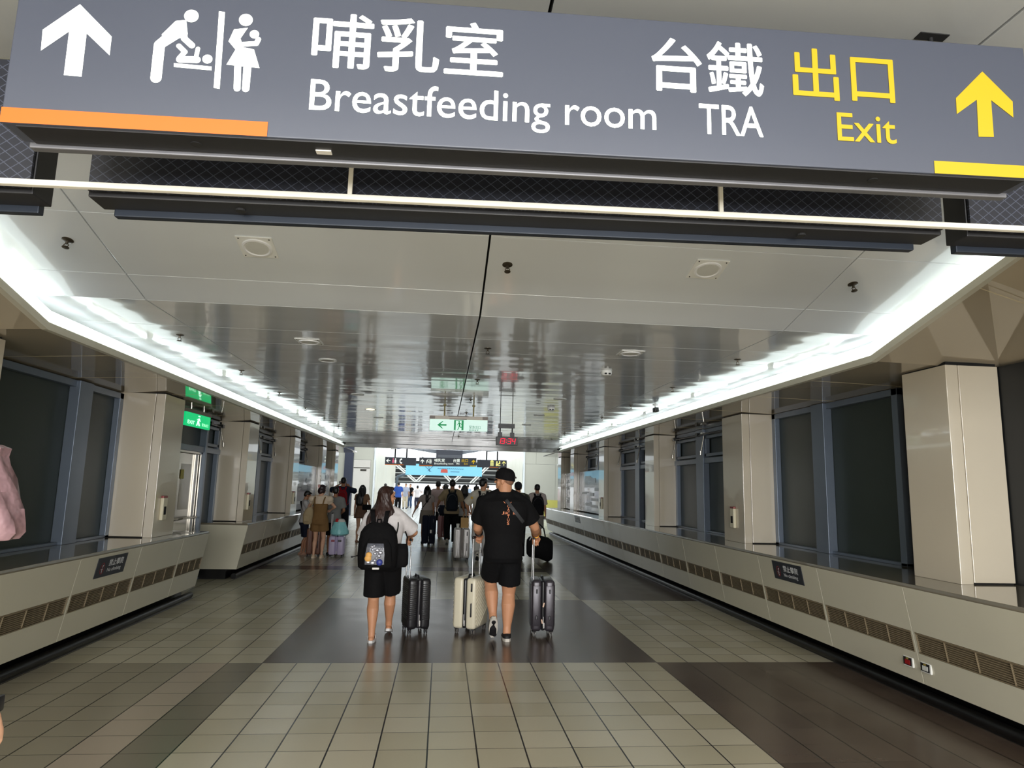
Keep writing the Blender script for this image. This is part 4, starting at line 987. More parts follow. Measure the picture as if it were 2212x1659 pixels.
class Person:
    """figure facing +Y in its own frame, root on the ground under the pelvis"""
    def __init__(s, label, loc, rz, H, g=1.0, fem=False, sk=SK1, feet=None, hands=(None, None), head=(0, 0), vox=0.009, grip=(0, 0), lean=0.0, group=None, hf=1.0):
        s.hf = hf
        s.root = thing('person', label, 'person', loc, math.radians(rz), group)
        s.H = H; s.k = k = H / 1.75; s.g = g; s.fem = fem; s.sk = sk; s.vox = vox
        s.lean = lean; s.yaw, s.pit = math.radians(head[0]), math.radians(head[1])
        sw = (0.165 if fem else 0.185) * k * (0.75 + 0.25 * g)
        s.sw = sw
        V = Vector
        s.hip = [V((-0.088 * k * g ** 0.5 * hf, 0, 0.90 * k)), V((0.088 * k * g ** 0.5 * hf, 0, 0.90 * k))]
        feet = feet or ((-0.1, 0.0, 0, 0), (0.1, 0.04, 0, 0))
        s.ank, s.knee, s.fp = [], [], []
        for i in (0, 1):
            x, y, z, p = feet[i]
            a = V((x * k, y * k, 0.078 * k + z))
            kn, a = ik(s.hip[i], a, 0.435 * k, 0.405 * k, V((0.1 * (-1, 1)[i], 1, 0)))
            s.ank.append(a); s.knee.append(kn); s.fp.append(math.radians(p))
        zs = (1.422 - 0.10 * max(0, g - 0.95)) * k
        s.sh = [s.T(V((-sw, -0.01 * k, zs))), s.T(V((sw, -0.01 * k, zs)))]
        s.el, s.wr, s.hd = [], [], []
        for i in (0, 1):
            sg = (-1, 1)[i]; h = hands[i]
            if h is None: h = (sg * (sw + 0.085 * k), 0.06 * k, 0.86 * k)
            pole = V((sg * 0.35, -1, 0)) if len(h) == 3 else V(h[3:6])
            e, w = ik(s.sh[i], V(h[:3]), 0.285 * k, 0.25 * k, pole)
            s.el.append(e); s.wr.append(w)
        s.grip = grip
        s.body()
    def T(s, p):
        k = s.k
        return Vector((p.x, p.y + s.lean * max(0, p.z - 0.95 * k), p.z))
    def HX(s, p):
        """head frame: p given for a 1.75 m figure"""
        k = s.k; q = Vector(p) * k; c = Vector((0, -0.005 * k, 1.545 * k))
        q = Matrix.Rotation(s.yaw, 3, 'Z') @ (Matrix.Rotation(s.pit, 3, 'X') @ (q - c)) + c
        return s.T(q)
    def torso(s, g, e=0.0, z0=0.80, z1=1.50, wide=0.0, hem=None):
        """torso sections grown by e (metres), clipped to z0..z1 (of a 1.75 m figure)"""
        k, gg = s.k, s.g
        S = [(0.78, .150, .100, -.005), (0.84, .172, .122, -.012), (0.92, .178, .128, -.015), (1.0, .160, .115, -.005), (1.08, .142 if s.fem else .15, .104, .004), (1.18, .148 if s.fem else .162, .110, .006), (1.28, .158 if s.fem else .178, .118, .006), (1.36, .165 if s.fem else .185, .108, 0), (1.42, .150 if s.fem else .17, .088, -.006), (1.46, .11, .07, -.01), (1.50, .066, .062, -.012), (1.53, .055, .058, -.010)]
        def at_(z):
            for a, b in zip(S, S[1:]):
                if a[0] <= z <= b[0]:
                    t = (z - a[0]) / (b[0] - a[0]); return [a[i] + (b[i] - a[i]) * t for i in range(4)]
            return list(S[0] if z < S[0][0] else S[-1])
        zs = [z0] + [q[0] for q in S if z0 < q[0] < z1] + [z1]
        secs = []
        for z in zs:
            q = at_(max(z, 0.78)); fl = wide * max(0, (1.1 - z)) 
            gx = (gg if z < 1.44 else 1 + (gg - 1) * 0.4) * (1 if z > 1.2 else s.hf + (1 - s.hf) * max(0, (z - 1.0) / 0.2))
            p = s.T(Vector((0, q[3] * k, z * k)))
            secs.append((z * k, q[1] * k * gx + e + fl, q[2] * k * gx ** 1.2 + e + fl, 0, p.y))
        g.loft(secs, 28, 2.3)
    def body(s):
        k, gg = s.k, s.g; g = G(); V = Vector
        s.torso(g)
        g.chain([s.T(V((0, -0.018 * k, 1.46 * k))), s.HX((0, -0.01, 1.60))], [0.062 * k * gg ** .8, 0.056 * k * gg ** .8], 18)
        # head
        R = Matrix.Rotation(s.yaw, 3, 'Z') @ Matrix.Rotation(s.pit, 3, 'X')
        def he(c, r): g.ell(s.HX(c), [q * k for q in r], R)
        he((0, -0.008, 1.662), (.076, .094, .088)); he((0, 0.03, 1.60), (.060, .060, .068)); he((0, 0.05, 1.565), (.040, .042, .032))
        he((0, 0.072, 1.675), (.05, .02, .018)); he((0, 0.096, 1.618), (.014, .020, .016)); he((0, 0.088, 1.64), (.010, .016, .026)); he((0, 0.082, 1.582), (.026, .014, .006)); he((0, 0.080, 1.573), (.022, .014, .006))
        for sg in (-1, 1): he((sg * .078, -0.005, 1.625), (.010, .020, .031)); he((sg * .040, 0.052, 1.612), (.022, .022, .024))
        # limbs
        for i in (0, 1):
            h, kn, a = s.hip[i], s.knee[i], s.ank[i]
            g.chain([h + V((0, 0, .02 * k)), h.lerp(kn, .35), h.lerp(kn, .75), kn], [.088 * k * gg * s.hf, .082 * k * gg * s.hf, .062 * k * gg, .055 * k * gg ** .8], 18)
            back = V((0, -0.022 * k, 0))
            g.chain([kn, kn.lerp(a, .12), kn.lerp(a, .32) + back, kn.lerp(a, .58) + back * .5, kn.lerp(a, .85), a], [q * k * gg ** .8 for q in (.052, .052, .057, .046, .033, .033)], 18)
            s.foot(g, i, 0.0)
            sh, e, w = s.sh[i], s.el[i], s.wr[i]
            g.chain([sh, sh.lerp(e, .35), e], [q * k * gg ** .8 * (.88 if s.fem else 1) for q in (.056, .051, .039)], 16)
            g.chain([e, e.lerp(w, .3), e.lerp(w, .75), w], [q * k * gg ** .7 * (.88 if s.fem else 1) for q in (.039, .042, .030, .025)], 16)
            s.hand(g, i)
        s.bodyo = remesh('body', g, s.vox, 3, s.sk, s.root)
        for sg in (-1, 1):
            g = G(); g.ell(s.HX((sg * .031, 0.082, 1.642)), [.013 * k, .008 * k, .008 * k], R, 10, 6); obj('eye', g, M('eye_dark', (40, 28, 24), 0.2), s.root, smooth=True)
    def fdir(s, i): return s.fp[i]
    def foot(s, g, i, e, toe=0.0, fl=False):
        k = s.k; a = s.ank[i]; R = Matrix.Rotation(-s.fp[i], 3, 'X')
        P = lambda x, y, z: a + R @ Vector((x * k, y * k, z * k))
        sg = (-1, 1)[i]
        g.chain([P(0, -.035, -.045), P(0, 0.0, -.030), P(sg * .006, .06, -.045), P(sg * .012, .125, -.055)], [(.031 * k) + e, (.037 * k) + e, (.035 * k) + e, (.026 * k) + e], 14)
        g.chain([P(-sg * .012, .06, -.056), P(-sg * .018, .145, -.060)], [.022 * k + e, .018 * k + e], 10)
    def hand(s, g, i):
        k = s.k; w, e = s.wr[i], s.el[i]; sg = (-1, 1)[i]
        d = (w - e).normalized(); V = Vector
        ref = V((-sg, 0.2, 0)) if abs(d.x) < .8 else V((0, 1, 0))
        if s.grip[i]: d = (d * .6 + V((0, .55, -.55))).normalized() if s.grip[i] == 1 else d; ref = V((0, 0, -1)) if s.grip[i] == 1 else ref
        n = (ref - d * ref.dot(d)).normalized()      # palm side
        sd = d.cross(n)                              # across the knuckles
        R = Matrix((sd, n, d)).transposed()
        pc = w + d * .045 * k
        g.ell(pc, (.039 * k, .017 * k, .054 * k), R, 14, 8)
        g.ell(w + d * .08 * k, (.037 * k, .014 * k, .018 * k), R, 12, 6)
        curl = 1.15 if s.grip[i] else .32
        for j, (off, ln) in enumerate(((-.029, .92), (-.0098, 1.0), (.0098, .95), (.029, .76))):
            p = w + d * .082 * k + sd * off * k; q = d; pts = [p - q * .012 * k, p]
            for m_, L_ in enumerate((.038, .026, .020)):
                a = curl * (.8, 1.0, .7)[m_] + .05 * j * (0 if s.grip[i] else 1)
                q = (q * math.cos(a) + (n - q * n.dot(q)).normalized() * math.sin(a)).normalized() if True else q
                p = p + q * L_ * ln * k; pts.append(p)
            g.chain(pts, [q_ * k for q_ in (.0092, .0092, .0086, .008, .007)], 8)
        ts = -sg * (1 if not s.grip[i] else 1)
        t0 = w + d * .025 * k - sd * .026 * k; t1 = t0 - sd * .022 * k + d * .03 * k + n * .012 * k; t2 = t1 + d * .026 * k + n * .018 * k + sd * (.012 if s.grip[i] else .0) * k
        g.chain([t0, t1, t2], [.013 * k, .0105 * k, .009 * k], 8)
        s.hd.append(w + d * .075 * k + n * .012 * k)
    # ---- garments
    def wear(s, name, g, m, voxel=0.011, sm=4): return remesh(name, g, voxel, sm, m, s.root)
    def tee(s, m, hem=0.83, sl=.55, e=.014, name='shirt', wide=.0, top=1.485, long=False):
        k, gg = s.k, s.g; g = G()
        s.torso(g, e, hem, top, wide)
        for i in (0, 1):
            a, b, w = s.sh[i], s.el[i], s.wr[i]
            ins = a + Vector((-(-1, 1)[i] * .05 * k, 0, -.01 * k))
            r0 = .060 * k * gg ** .8 * (.9 if s.fem else 1) + e
            g.ell(a, (r0 * .93,) * 3)
            sg = (-1, 1)[i]; nk = s.T(Vector((sg * (.055 + .04 * max(0, gg - 1)) * k, -.014 * k, (1.462 + .10 * max(0, gg - 1)) * k)))
            g.chain([nk, nk.lerp(a, .5) + Vector((0, 0, .008 * k)), a], [.032 * k + e, .046 * k * gg ** .5 + e, r0 * .86], 16)
            if sl > 0:
                g.chain([ins, a, a.lerp(b, sl)], [r0 * .86, r0 * .95, r0 * 1.06 if not long else r0 * .9], 18, flat1=not long)
                if long: g.chain([a.lerp(b, sl), b, b.lerp(w, .92)], [r0 * .9, r0 * .85, r0 * .62], 16, flat1=True)
        return s.wear(name, g, m)
    def shorts(s, m, top=1.0, f=.8, e=.018, flare=.012, name='shorts', pants=False):
        k, gg = s.k, s.g; g = G()
        s.torso(g, e * .7, .79, top)
        for i in (0, 1):
            h, kn, a = s.hip[i], s.knee[i], s.ank[i]
            r = .09 * k * gg * s.hf + e
            if pants:
                g.chain([h, h.lerp(kn, .5), kn, kn.lerp(a, .45), kn.lerp(a, .97)], [r, r * .90, r * .82, r * .74, r * .62 + flare], 20, flat1=True)
            else:
                g.chain([h, h.lerp(kn, .5 * f), h.lerp(kn, f)], [r, r * .93 + flare * .4, r * .86 + flare], 20, flat1=True)
        return s.wear(name, g, m)
    def shoes(s, m, sole=None, e=.009, name='shoe', heel=.006):
        k = s.k
        for i in (0, 1):
            R = Matrix.Rotation(-s.fp[i], 3, 'X'); g = G(); s.foot(g, i, e)
            o = remesh(name, g, .008, 2, m, s.root)
            if sole:
                a = s.ank[i]; sg = (-1, 1)[i]; gs = G()
                ring = [(-.034, -.05), (-.04, .0), (-.042, .07), (-.036, .125), (-.014, .175), (.014, .17), (.038, .12), (.043, .06), (.04, 0), (.034, -.05), (.018, -.08), (-.018, -.08)]
                lo = [a + R @ Vector(((x * 1.08) * k, (y * 1.04 + .0) * k, -.0775 * k)) for x, y in ring]; hi = [a + R @ Vector(((x * 1.12) * k, y * 1.05 * k, (-.055 + (.008 if y < -.02 else 0)) * k)) for x, y in ring]
                gs.rings([lo, hi]); obj('sole', gs, sole, o, smooth=True)
    def hair(s, m, kind='short', L=1.30, w=.1, name='hair'):
        k = s.k; g = G(); R = Matrix.Rotation(s.yaw, 3, 'Z') @ Matrix.Rotation(s.pit, 3, 'X')
        def he(c, r): g.ell(s.HX(c), [q * k for q in r], R)
        he((0, -.022, 1.682), (.086, .094, .086)); he((0, -.045, 1.645), (.074, .066, .075)); he((0, .045, 1.735), (.058, .04, .022))
        if kind == 'bun': he((0, -.02, 1.79), (.035, .035, .03))
        if kind == 'bob': he((0, -.05, 1.61), (.085, .06, .09)); [he((sg * .07, -.01, 1.62), (.026, .045, .07)) for sg in (-1, 1)]
        if kind == 'long':
            top = [s.HX((x, -.05 + y, 1.66)) for x, y in ((-.05, .0), (0, -.015), (.05, 0))]
            for sg in (-1, 1): g.chain([s.HX((sg * .06, .0, 1.69)), s.HX((sg * .088, .0, 1.62)), s.HX((sg * .092, -.02, 1.53)), s.HX((sg * .085, -.055, 1.44))], [.035 * k, .03 * k, .03 * k, .022 * k], 12)
            yb = -.135
            secs = [((0, -.045, 1.68), .078, .062), ((0, -.06, 1.58), .090, .062), ((0, -.085, 1.48), w * .98, .05), ((0, yb, 1.40), w * 1.04, .042)]
            zz = 1.40
            while zz - .07 > L: zz -= .07; secs.append(((0, yb - .01, zz), w * (1.0 - .2 * (1.4 - zz)), .038))
            secs.append(((0, yb - .005, L), w * .72, .02))
            rr = []
            for c, rx, ry in secs:
                ring = []
                for q in range(20):
                    a = 2 * PI * q / 20; wv = 1 + .05 * math.sin(5 * a + c[2] * 30)
                    P = Vector((c[0] + rx * wv * math.cos(a), c[1] + ry * wv * math.sin(a), c[2]))
                    if c[2] > 1.5: ring.append(s.HX(P))
                    else:
                        t = min(1, (1.5 - c[2]) / .12); A = s.HX(P); B = s.T(P * k); ring.append(A.lerp(B + Vector((s.hx * k, 0, 0)), t))
                rr.append(ring)
            g.rings(rr)
        return remesh(name, g, .008, 2, m, s.root)
    hx = 0.0
    def cap(s, m, brim=True, name='cap'):
        k = s.k; g = G()
        prof = [(1.642, 1.0), (1.69, 1.03), (1.72, .95), (1.745, .8), (1.762, .55), (1.77, .2)]
        rr = []
        for z, f in prof:
            rr.append([s.HX((.086 * f * math.cos(2 * PI * q / 28), -.010 + .106 * f * math.sin(2 * PI * q / 28), z + .018 * math.sin(2 * PI * q / 28) * (1 if z < 1.68 else .3))) for q in range(28)])
        g.rings(rr); g.ell(s.HX((0, -.01, 1.772)), (.008 * k, .008 * k, .005 * k))
        c = obj(name, g, m, s.root, smooth=True)
        if brim:
            g = G(); up_, dn = [], []
            for q in range(13):
                a = PI * q / 12; x = .078 * math.cos(a); y = .070 + .118 * math.sin(a); z = 1.682 - .05 * (x / .078) ** 2 * .8 - .030 * math.sin(a)
                up_.append(s.HX((x, y, z + .006))); dn.append(s.HX((x, y, z - .006)))
            g.rings([dn, up_]); obj('brim', g, m, c, smooth=True)
        return c
    def P(s, x, y, z):
        """a point of the upper body, lean included, given for a 1.75 m figure -> scene space"""
        return s.root.matrix_basis @ s.T(Vector((x, y, z)) * s.k)
    def handw(s, i): return s.root.matrix_basis @ s.hd[i]

def backpack(label, p, m, w=.30, h=.44, d=.17, y=-.115, z=1.43, straps=True, pocket=True, trim=None, extra=None, tilt=0.0):
    """worn on the back of person p; the bag is a thing of its own"""
    k = p.k; c = p.T(Vector((0, (y * p.g ** 1.2) * k, (z - h / 2) * k)))
    W = p.root.matrix_basis
    t = thing('backpack', label, 'backpack', W @ Vector((0, c.y - d * k * .5, (z - h) * k)), p.root.rotation_euler.z)
    g = G(); w_, h_, d_ = w * k, h * k, d * k
    secs = []
    for f, fx, fy in ((0, .78, .7), (.06, .95, .92), (.3, 1.0, 1.0), (.6, .98, .95), (.8, .9, .8), (.92, .72, .62), (1.0, .45, .4)):
        secs.append((f * h_, w_ / 2 * fx, d_ / 2 * fy, 0, 0))
    g.loft(secs, 28, 3.0); obj('main_body', g, m, t, smooth=True)
    if pocket:
        g = G(); g.loft([(h_ * .07, w_ * .33, d_ * .2, 0, -d_ * .42), (h_ * .1, w_ * .38, d_ * .24, 0, -d_ * .45), (h_ * .45, w_ * .37, d_ * .22, 0, -d_ * .42), (h_ * .55, w_ * .30, d_ * .1, 0, -d_ * .38)], 24, 3.2); obj('front_pocket', g, trim or m, t, smooth=True)
        g = G(); g.tube([(w_ * .40 * math.cos(a), -d_ * .47 + .01, h_ * .55 + h_ * .34 * math.sin(a)) for a in [PI * q / 12 for q in range(13)]], .004 * k, 6); obj('zip', g, M('zip_grey', (70, 70, 74), 0.4), t)
    g = G(); g.tube([(-.03 * k, d_ * .15, h_ * .97), (-.02 * k, d_ * .15, h_ * 1.07), (.02 * k, d_ * .15, h_ * 1.07), (.03 * k, d_ * .15, h_ * .97)], .008 * k, 8); obj('grab_loop', g, m, t, smooth=True)
    if straps:
        for sg in (-1, 1):
            pts = [(sg * .06 * k, d_ * .3, h_ * .86), (sg * .085 * k, d_ * .45, (1.475 - z + h) * k), (sg * .095 * k, d_ * .5 + .09 * k * p.g, (1.492 - z + h) * k), (sg * .10 * k, d_ * .5 + .21 * k * p.g, (1.40 - z + h) * k), (sg * .125 * k, d_ * .5 + .22 * k * p.g, (1.22 - z + h) * k), (sg * .165 * k * p.g, d_ * .5 + .09 * k, h_ * .2), (sg * w_ * .40, d_ * .2, h_ * .12)]
            g = G(); V = [Vector(q) for q in pts]
            fine = []
            for a, b in zip(V, V[1:]): fine += [a.lerp(b, q / 4) for q in range(4)]
            fine.append(V[-1])
            for _ in range(3): fine = [fine[0]] + [(fine[q - 1] + fine[q] * 2 + fine[q + 1]) / 4 for q in range(1, len(fine) - 1)] + [fine[-1]]
            rr = []
            for q, c_ in enumerate(fine):
                tt = (fine[min(q + 1, len(fine) - 1)] - fine[max(q - 1, 0)]).normalized(); sx = Vector((1, 0, 0)); sx = (sx - tt * sx.dot(tt)).normalized(); nn = tt.cross(sx)
                rr.append([c_ + sx * .026 * k + nn * .006, c_ - sx * .026 * k + nn * .006, c_ - sx * .026 * k - nn * .006, c_ + sx * .026 * k - nn * .006])
            g.rings(rr); obj('shoulder_strap', g, m, t, smooth=True)
    return t, (w_, h_, d_)

def suitcase(label, loc, rz, T, W, H, m, zipm, handle_h=1.0, hside=-1, ribs='h', grip=True, wheelm=None, group=None, rod=None, trim=None, hoff=.022):
    """upright wheeled case: T thick (x), W wide (y), H tall with wheels; handle at the hside x face"""
    t = thing('suitcase', label, 'suitcase', loc, math.radians(rz), group)
    zb = .055; hh = H - zb; zc = zb + hh / 2
    g = G(); zw = T * .13
    for sg in (-1, 1):
        hw = (T - zw) / 2; g.rbox((sg * (zw / 2 + hw / 2), 0, zc), (hw, W, hh), .035, 4)
    if ribs == 'h':
        n = 18
        for i in range(n):
            z = zb + hh * (.2 + .68 * i / (n - 1))
            for sg in (-1, 1):
                for yy in (-1, 1): g.rbox((sg * (zw / 2 + (T - zw) / 4), yy * (W / 2), z), ((T - zw) * .34, .010, hh * .018), .003, 1)
            for sg in (-1, 1): g.rbox((sg * T / 2, 0, z), (.010, W * .8, hh * .018), .003, 1)
    elif ribs == 'v':
        for i in range(9):
            y = -W * .4 + W * .8 * i / 8
            for sg in (-1, 1): g.rbox((sg * T / 2, y, zc), (.010, W * .05, hh * .86), .004, 1)
        for sg in (-1, 1):
            for q in (.3, .6):
                for yy in (-1, 1): g.rbox((sg * (zw / 2 + (T - zw) / 2 * q), yy * W / 2, zc), ((T - zw) * .1, .010, hh * .84), .004, 1)
    elif ribs == 'd':
        for i in range(17):
            a0 = -hh / 2 * .9 + i * hh * .085
            for sg in (-1, 1):
                p = []
                for yq in (-W * .42, W * .42):
                    z = a0 + (yq + W * .42) * .75 - hh * .12
                    p.append(Vector((sg * T / 2, yq, zc + z)))
                lo, hi = zc - hh * .43, zc + hh * .43
                a, b = p
                if b.z < lo or a.z > hi: continue
                if a.z < lo: a = a.lerp(b, (lo - a.z) / (b.z - a.z))
                if b.z > hi: b = a.lerp(b, (hi - a.z) / (b.z - a.z))
                g.tube([a, b], .009, 6)
    elif ribs == 'p':
        for sg in (-1, 1):
            for yy in (-1, 1): g.rbox((sg * (zw / 2 + (T - zw) / 4), yy * W / 2, zc), ((T - zw) * .38, .012, hh * .78), .005, 2)
            g.rbox((sg * T / 2, 0, zc), (.012, W * .78, hh * .8), .005, 2)
    obj('shell', g, m, t, smooth=True)
    if trim:
        for sg in (-1, 1):
            for q in (.27, .78): g = G(); g.rbox((sg * (zw / 2 + (T - zw) / 4), -W / 2 - .004, zb + hh * q), (.02, .016, hh * .085), .006, 2); obj('side_foot', g, PLASB, t)
        tp = M('tag_pale', (232, 196, 172), 0.5); g = G(); g.rbox((.004, -W / 2 - .006, zb + hh * .52), (.016, .014, .05), .004, 2, Matrix.Rotation(.25, 3, 'Y')); obj('luggage_tag', g, tp, t); g = G(); g.rbox((-.012, -W / 2 - .006, zb + hh * .2), (.014, .014, .045), .004, 2, Matrix.Rotation(-.2, 3, 'Y')); obj('luggage_tag', g, tp, t)
    g = G(); g.rbox((0, 0, zc), (zw * 1.25, W - .012, hh - .014), .03, 4); z_ = obj('zip_band', g, zipm, t, smooth=True)
    g = G(); g.rbox((zw * .3, -W / 2 - .004, zb + hh * .12), (.012, .012, .06), .004, 2); g.rbox((zw * .1, -W / 2 - .004, zb + hh * .2), (.006, .006, .1), .002, 1); obj('zip_pull', g, M('pull_white', (214, 212, 210), 0.4), z_)
    if ribs in 'dv':
        g = G(); xx = zw / 2 + (T - zw) * .3
        g.rbox((xx, -W / 2 - .006, zb + hh * .38), (.014, .02, hh * .27), .005, 2); obj('side_handle', g, PLASB, t, smooth=True)
        g = G(); g.rbox((xx, -W / 2 - .005, zb + hh * .82), (.018, .018, .09), .006, 2); obj('lock', g, PLASB, t, smooth=True)
    xh = hside * (T / 2 - hoff)
    g = G()
    for sg in (-1, 1): g.tube([(xh, sg * W * .27, H - .04), (xh, sg * W * .27, handle_h)], .0075, 10)
    th = obj('telescopic_handle', g, rod or CHROME, t, smooth=True)
    g = G(); g.rbox((xh, 0, handle_h), (.026, W * .62, .03), .011, 3); obj('hand_grip', g, PLASB, th, smooth=True)
    g = G(); g.tube([(0, -.08, H - .008), (0, -.065, H + .02), (0, .065, H + .02), (0, .08, H - .008)], .011, 8); obj('top_handle', g, PLASB, t, smooth=True)
    for sx in (-1, 1):
        for sy in (-1, 1):
            g = G(); x, y = sx * (T / 2 - .035), sy * (W / 2 - .045)
            g.lathe([(.028, .062), (.026, .052), (.014, .046)], (x, y, 0), 14)
            g.rbox((x, y, .042), (.012, .045, .034), .005, 2)
            w_ = obj('wheel', g, PLASB, t, smooth=True)
            g = G(); RY = Matrix.Rotation(PI / 2, 3, 'Y')
            for q in (-.012, .012): g.lathe([(.0245, -.0045), (.0265, -.003), (.0265, .003), (.0245, .0045)], (x + q, y + .006, .0265), 16, RY)
            obj('wheel_tyre', g, wheelm or M('tyre_grey', (58, 56, 60), 0.4), w_, smooth=True)
    return t
def strap_path(name, pts, m, parent, w=.02, th=.003, world=True):
    g = G(); V = [Vector(q) for q in pts]; fine = []
    for a, b in zip(V, V[1:]): fine += [a.lerp(b, q / 5) for q in range(5)]
    fine.append(V[-1])
    for _ in range(4): fine = [fine[0]] + [(fine[q - 1] + fine[q] * 2 + fine[q + 1]) / 4 for q in range(1, len(fine) - 1)] + [fine[-1]]
    g.tube(fine, w / 2, 8); return obj(name, g, m, parent, smooth=True, world=world)

V3 = Vector
# ---------------------------------------------------------------- the man in black with two cases
man = Person('tall man in black cap, black t-shirt and black shorts pulling two suitcases', (0.68, 7.42, 0), 0, 1.795, 1.36, sk=SK1, vox=0.0055, hf=.80,
             feet=((-0.078, 0.08, 0.125, 56), (0.062, 0.03, 0, 0)), hands=((-0.245, 0.36, 1.085, -.35, -1, -.3), (0.395, 0.31, 1.075, .3, -1, -.3)), head=(66, 0), grip=(1, 1))
shirt = man.tee(CB, hem=0.82, sl=.72, e=.022, wide=-.02, top=1.515)
man.shorts(cloth('black_shorts', (9, 9, 12)), top=1.0, f=.80, e=.02, flare=.02)
man.hair(hairm('stubble', (140, 102, 80)), 'short')
cp = man.cap(CB)
g = G(); g.rbox(man.HX((0, -.125, 1.668)), (.05, .006, .02), .003, 2, Matrix.Rotation(man.yaw, 3, 'Z')); obj('strap_patch', g, M('cap_patch', (74, 60, 54), 0.6), cp)
g = G(); g.ell(man.HX((.062, .066, 1.715)), (.006, .006, .006)); obj('metal_badge', g, CHROME, cp)
man.shoes(M('sneaker_black', (24, 23, 25), 0.6, bump=.2), M('sole_white', (214, 208, 198), 0.6), e=.011)
for i, m_, nm in ((1, M('gold', (220, 160, 60), 0.25, 1.0), 'gold_bracelet'), (0, PLASB, 'black_wristband')):
    g = G(); c = man.wr[i].lerp(man.el[i], .12); d = (man.wr[i] - man.el[i]).normalized(); a = d.orthogonal().normalized(); b = d.cross(a)
    g.tube([c + (a * math.cos(q * PI / 10) + b * math.sin(q * PI / 10)) * .039 for q in range(21)], .0055 if i else .009, 8); obj(nm, g, m_, man.root, smooth=True)
g = G(); c = man.T(V3((0, -.012, 1.515)) * man.k); g.tube([c + V3((.073 * math.cos(q * PI / 10), .070 * math.sin(q * PI / 10), .012 * math.sin(q * PI / 10))) * man.k for q in range(21)], .003, 6); obj('gold_necklace', g, M('gold', (220, 160, 60)), man.root, smooth=True)
# print on the back of the shirt
def bvh_of(o):
    me = o.data; return BVHTree.FromPolygons([v.co.copy() for v in me.vertices], [tuple(p.vertices) for p in me.polygons])
bv = bvh_of(shirt)
def onback(u, v, d=.003, b=None):
    h = (b or bv).ray_cast(V3((u, -1.5, v)), V3((0, 1, 0)))
    return (h[0] + V3((0, -d, 0))) if h[0] else V3((u, -.2, v))
g = G(); cx, ch = 0.03, .030
for q, ch_ in enumerate('CACTUS'):
    z = 1.392 - q * .036
    text(g, ch_, cx - .012, cx + .012, z, z + ch, onback, .012)
for ch_, x in (('J', -.058), ('A', -.026), ('K', .062)): text(g, ch_, cx + x - .011, cx + x + .013, 1.320, 1.350, onback, .012)
stroke(g, [(cx - .05, 1.452), (cx - .035, 1.437)], .006, onback, 4); stroke(g, [(cx - .002, 1.455), (cx - .001, 1.440)], .006, onback, 4); stroke(g, [(cx + .03, 1.45), (cx + .022, 1.437)], .005, onback, 4)
obj('orange_print', g, M('print_orange', (240, 150, 104), 0.6, var=0), man.root)
# slim strap of a bag worn across the body
t = thing('crossbody_bag', 'thin dark grey crossbody bag strap over the back of the man in black', 'bag', man.root.location)
g = G(); pts = []
for q in range(15):
    f = q / 14; u = .005 + .175 * f + .02 * f * f; v = 1.475 - .235 * f
    pts.append((onback(u - .013, v - .015, .006), onback(u + .013, v + .010, .006)))
a = [p for p, _ in pts]; b = [q for _, q in pts]
g.rings([[p, q, q + V3((0, .004, 0)), p + V3((0, .004, 0))] for p, q in pts]); obj('strap', g, M('strap_grey', (52, 52, 54), 0.6), t)
g = G(); g.rbox((.16, .24, 1.05), (.2, .07, .14), .03, 3); obj('pouch', g, CB, t, smooth=True)

CRM = M('case_cream', (222, 214, 190), 0.35, var=0.03); DKC = M('case_graphite', (62, 58, 64), 0.3, 0.25, var=0.06); BLC = M('case_black', (30, 29, 32), 0.34, var=0.06)
suitcase('cream hard suitcase with diagonal ribs and black zip band, left of the man in black', (0.375, 7.91, 0), -25, .27, .40, .60, CRM, PLASB, 1.035, 1, 'd', hoff=.085, wheelm=M('tyre_clear', (120, 116, 112), 0.2))
suitcase('graphite hard suitcase with pale tags, right of the man in black', (1.165, 7.80, 0), -3, .255, .38, .60, DKC, PLASB, 1.045, -1, 'p', trim=True, wheelm=M('tyre_clear', (120, 116, 112), 0.2))
suitcase('black hard suitcase with horizontal ribs beside the woman in a white t-shirt', (-0.24, 7.88, 0), 14, .25, .37, .59, BLC, M('zip_dark', (40, 38, 42), 0.4), 1.0, -1, 'h')

# ---------------------------------------------------------------- the woman with the black backpack
wom = Person('woman with long brown hair in white t-shirt and black shorts, wearing a backpack', (-0.585, 7.45, 0), 0, 1.575, 1.27, fem=True, sk=SK1, vox=0.0055, hf=.92,
             feet=((-.088, -.085, 0, 0), (.075, .30, .028, 14)), hands=((-.22, .28, .92), (.245, .34, 1.035, 1, -.75, -.25)), head=(-58, 0), grip=(0, 1))
wom.tee(CW, hem=1.0, sl=.84, e=.020, wide=.0)
wom.shorts(CB, top=1.06, f=.95, e=.018, flare=.014)
wom.hair(HBR, 'short', name='hair_crown')
g = G(); k_ = wom.k; rr = []
for c, rx, ry in (((0, -.035, 1.725), .070, .066), ((0, -.035, 1.68), .092, .080), ((-.002, -.045, 1.62), .104, .082), ((-.012, -.058, 1.55), .122, .082), ((-.03, -.075, 1.48), .145, .078), ((-.048, -.098, 1.41), .160, .064), ((-.062, -.122, 1.34), .158, .050), ((-.078, -.135, 1.28), .135, .038), ((-.095, -.140, 1.235), .090, .022)):
    ring = []
    for q in range(44):
        a_ = 2 * PI * q / 44; wv = 1 + .035 * math.sin(11 * a_ + c[2] * 14) + .03 * math.sin(5 * a_ - c[2] * 22)
        P = V3((c[0] + rx * wv * math.cos(a_), c[1] + ry * wv * math.sin(a_), c[2] + .02 * math.sin(7 * a_) * (1 if c[2] < 1.3 else 0)))
        t = min(1, max(0, (1.66 - c[2]) / .2)); ring.append(wom.HX(P).lerp(wom.T(P * k_), t))
    rr.append(ring)
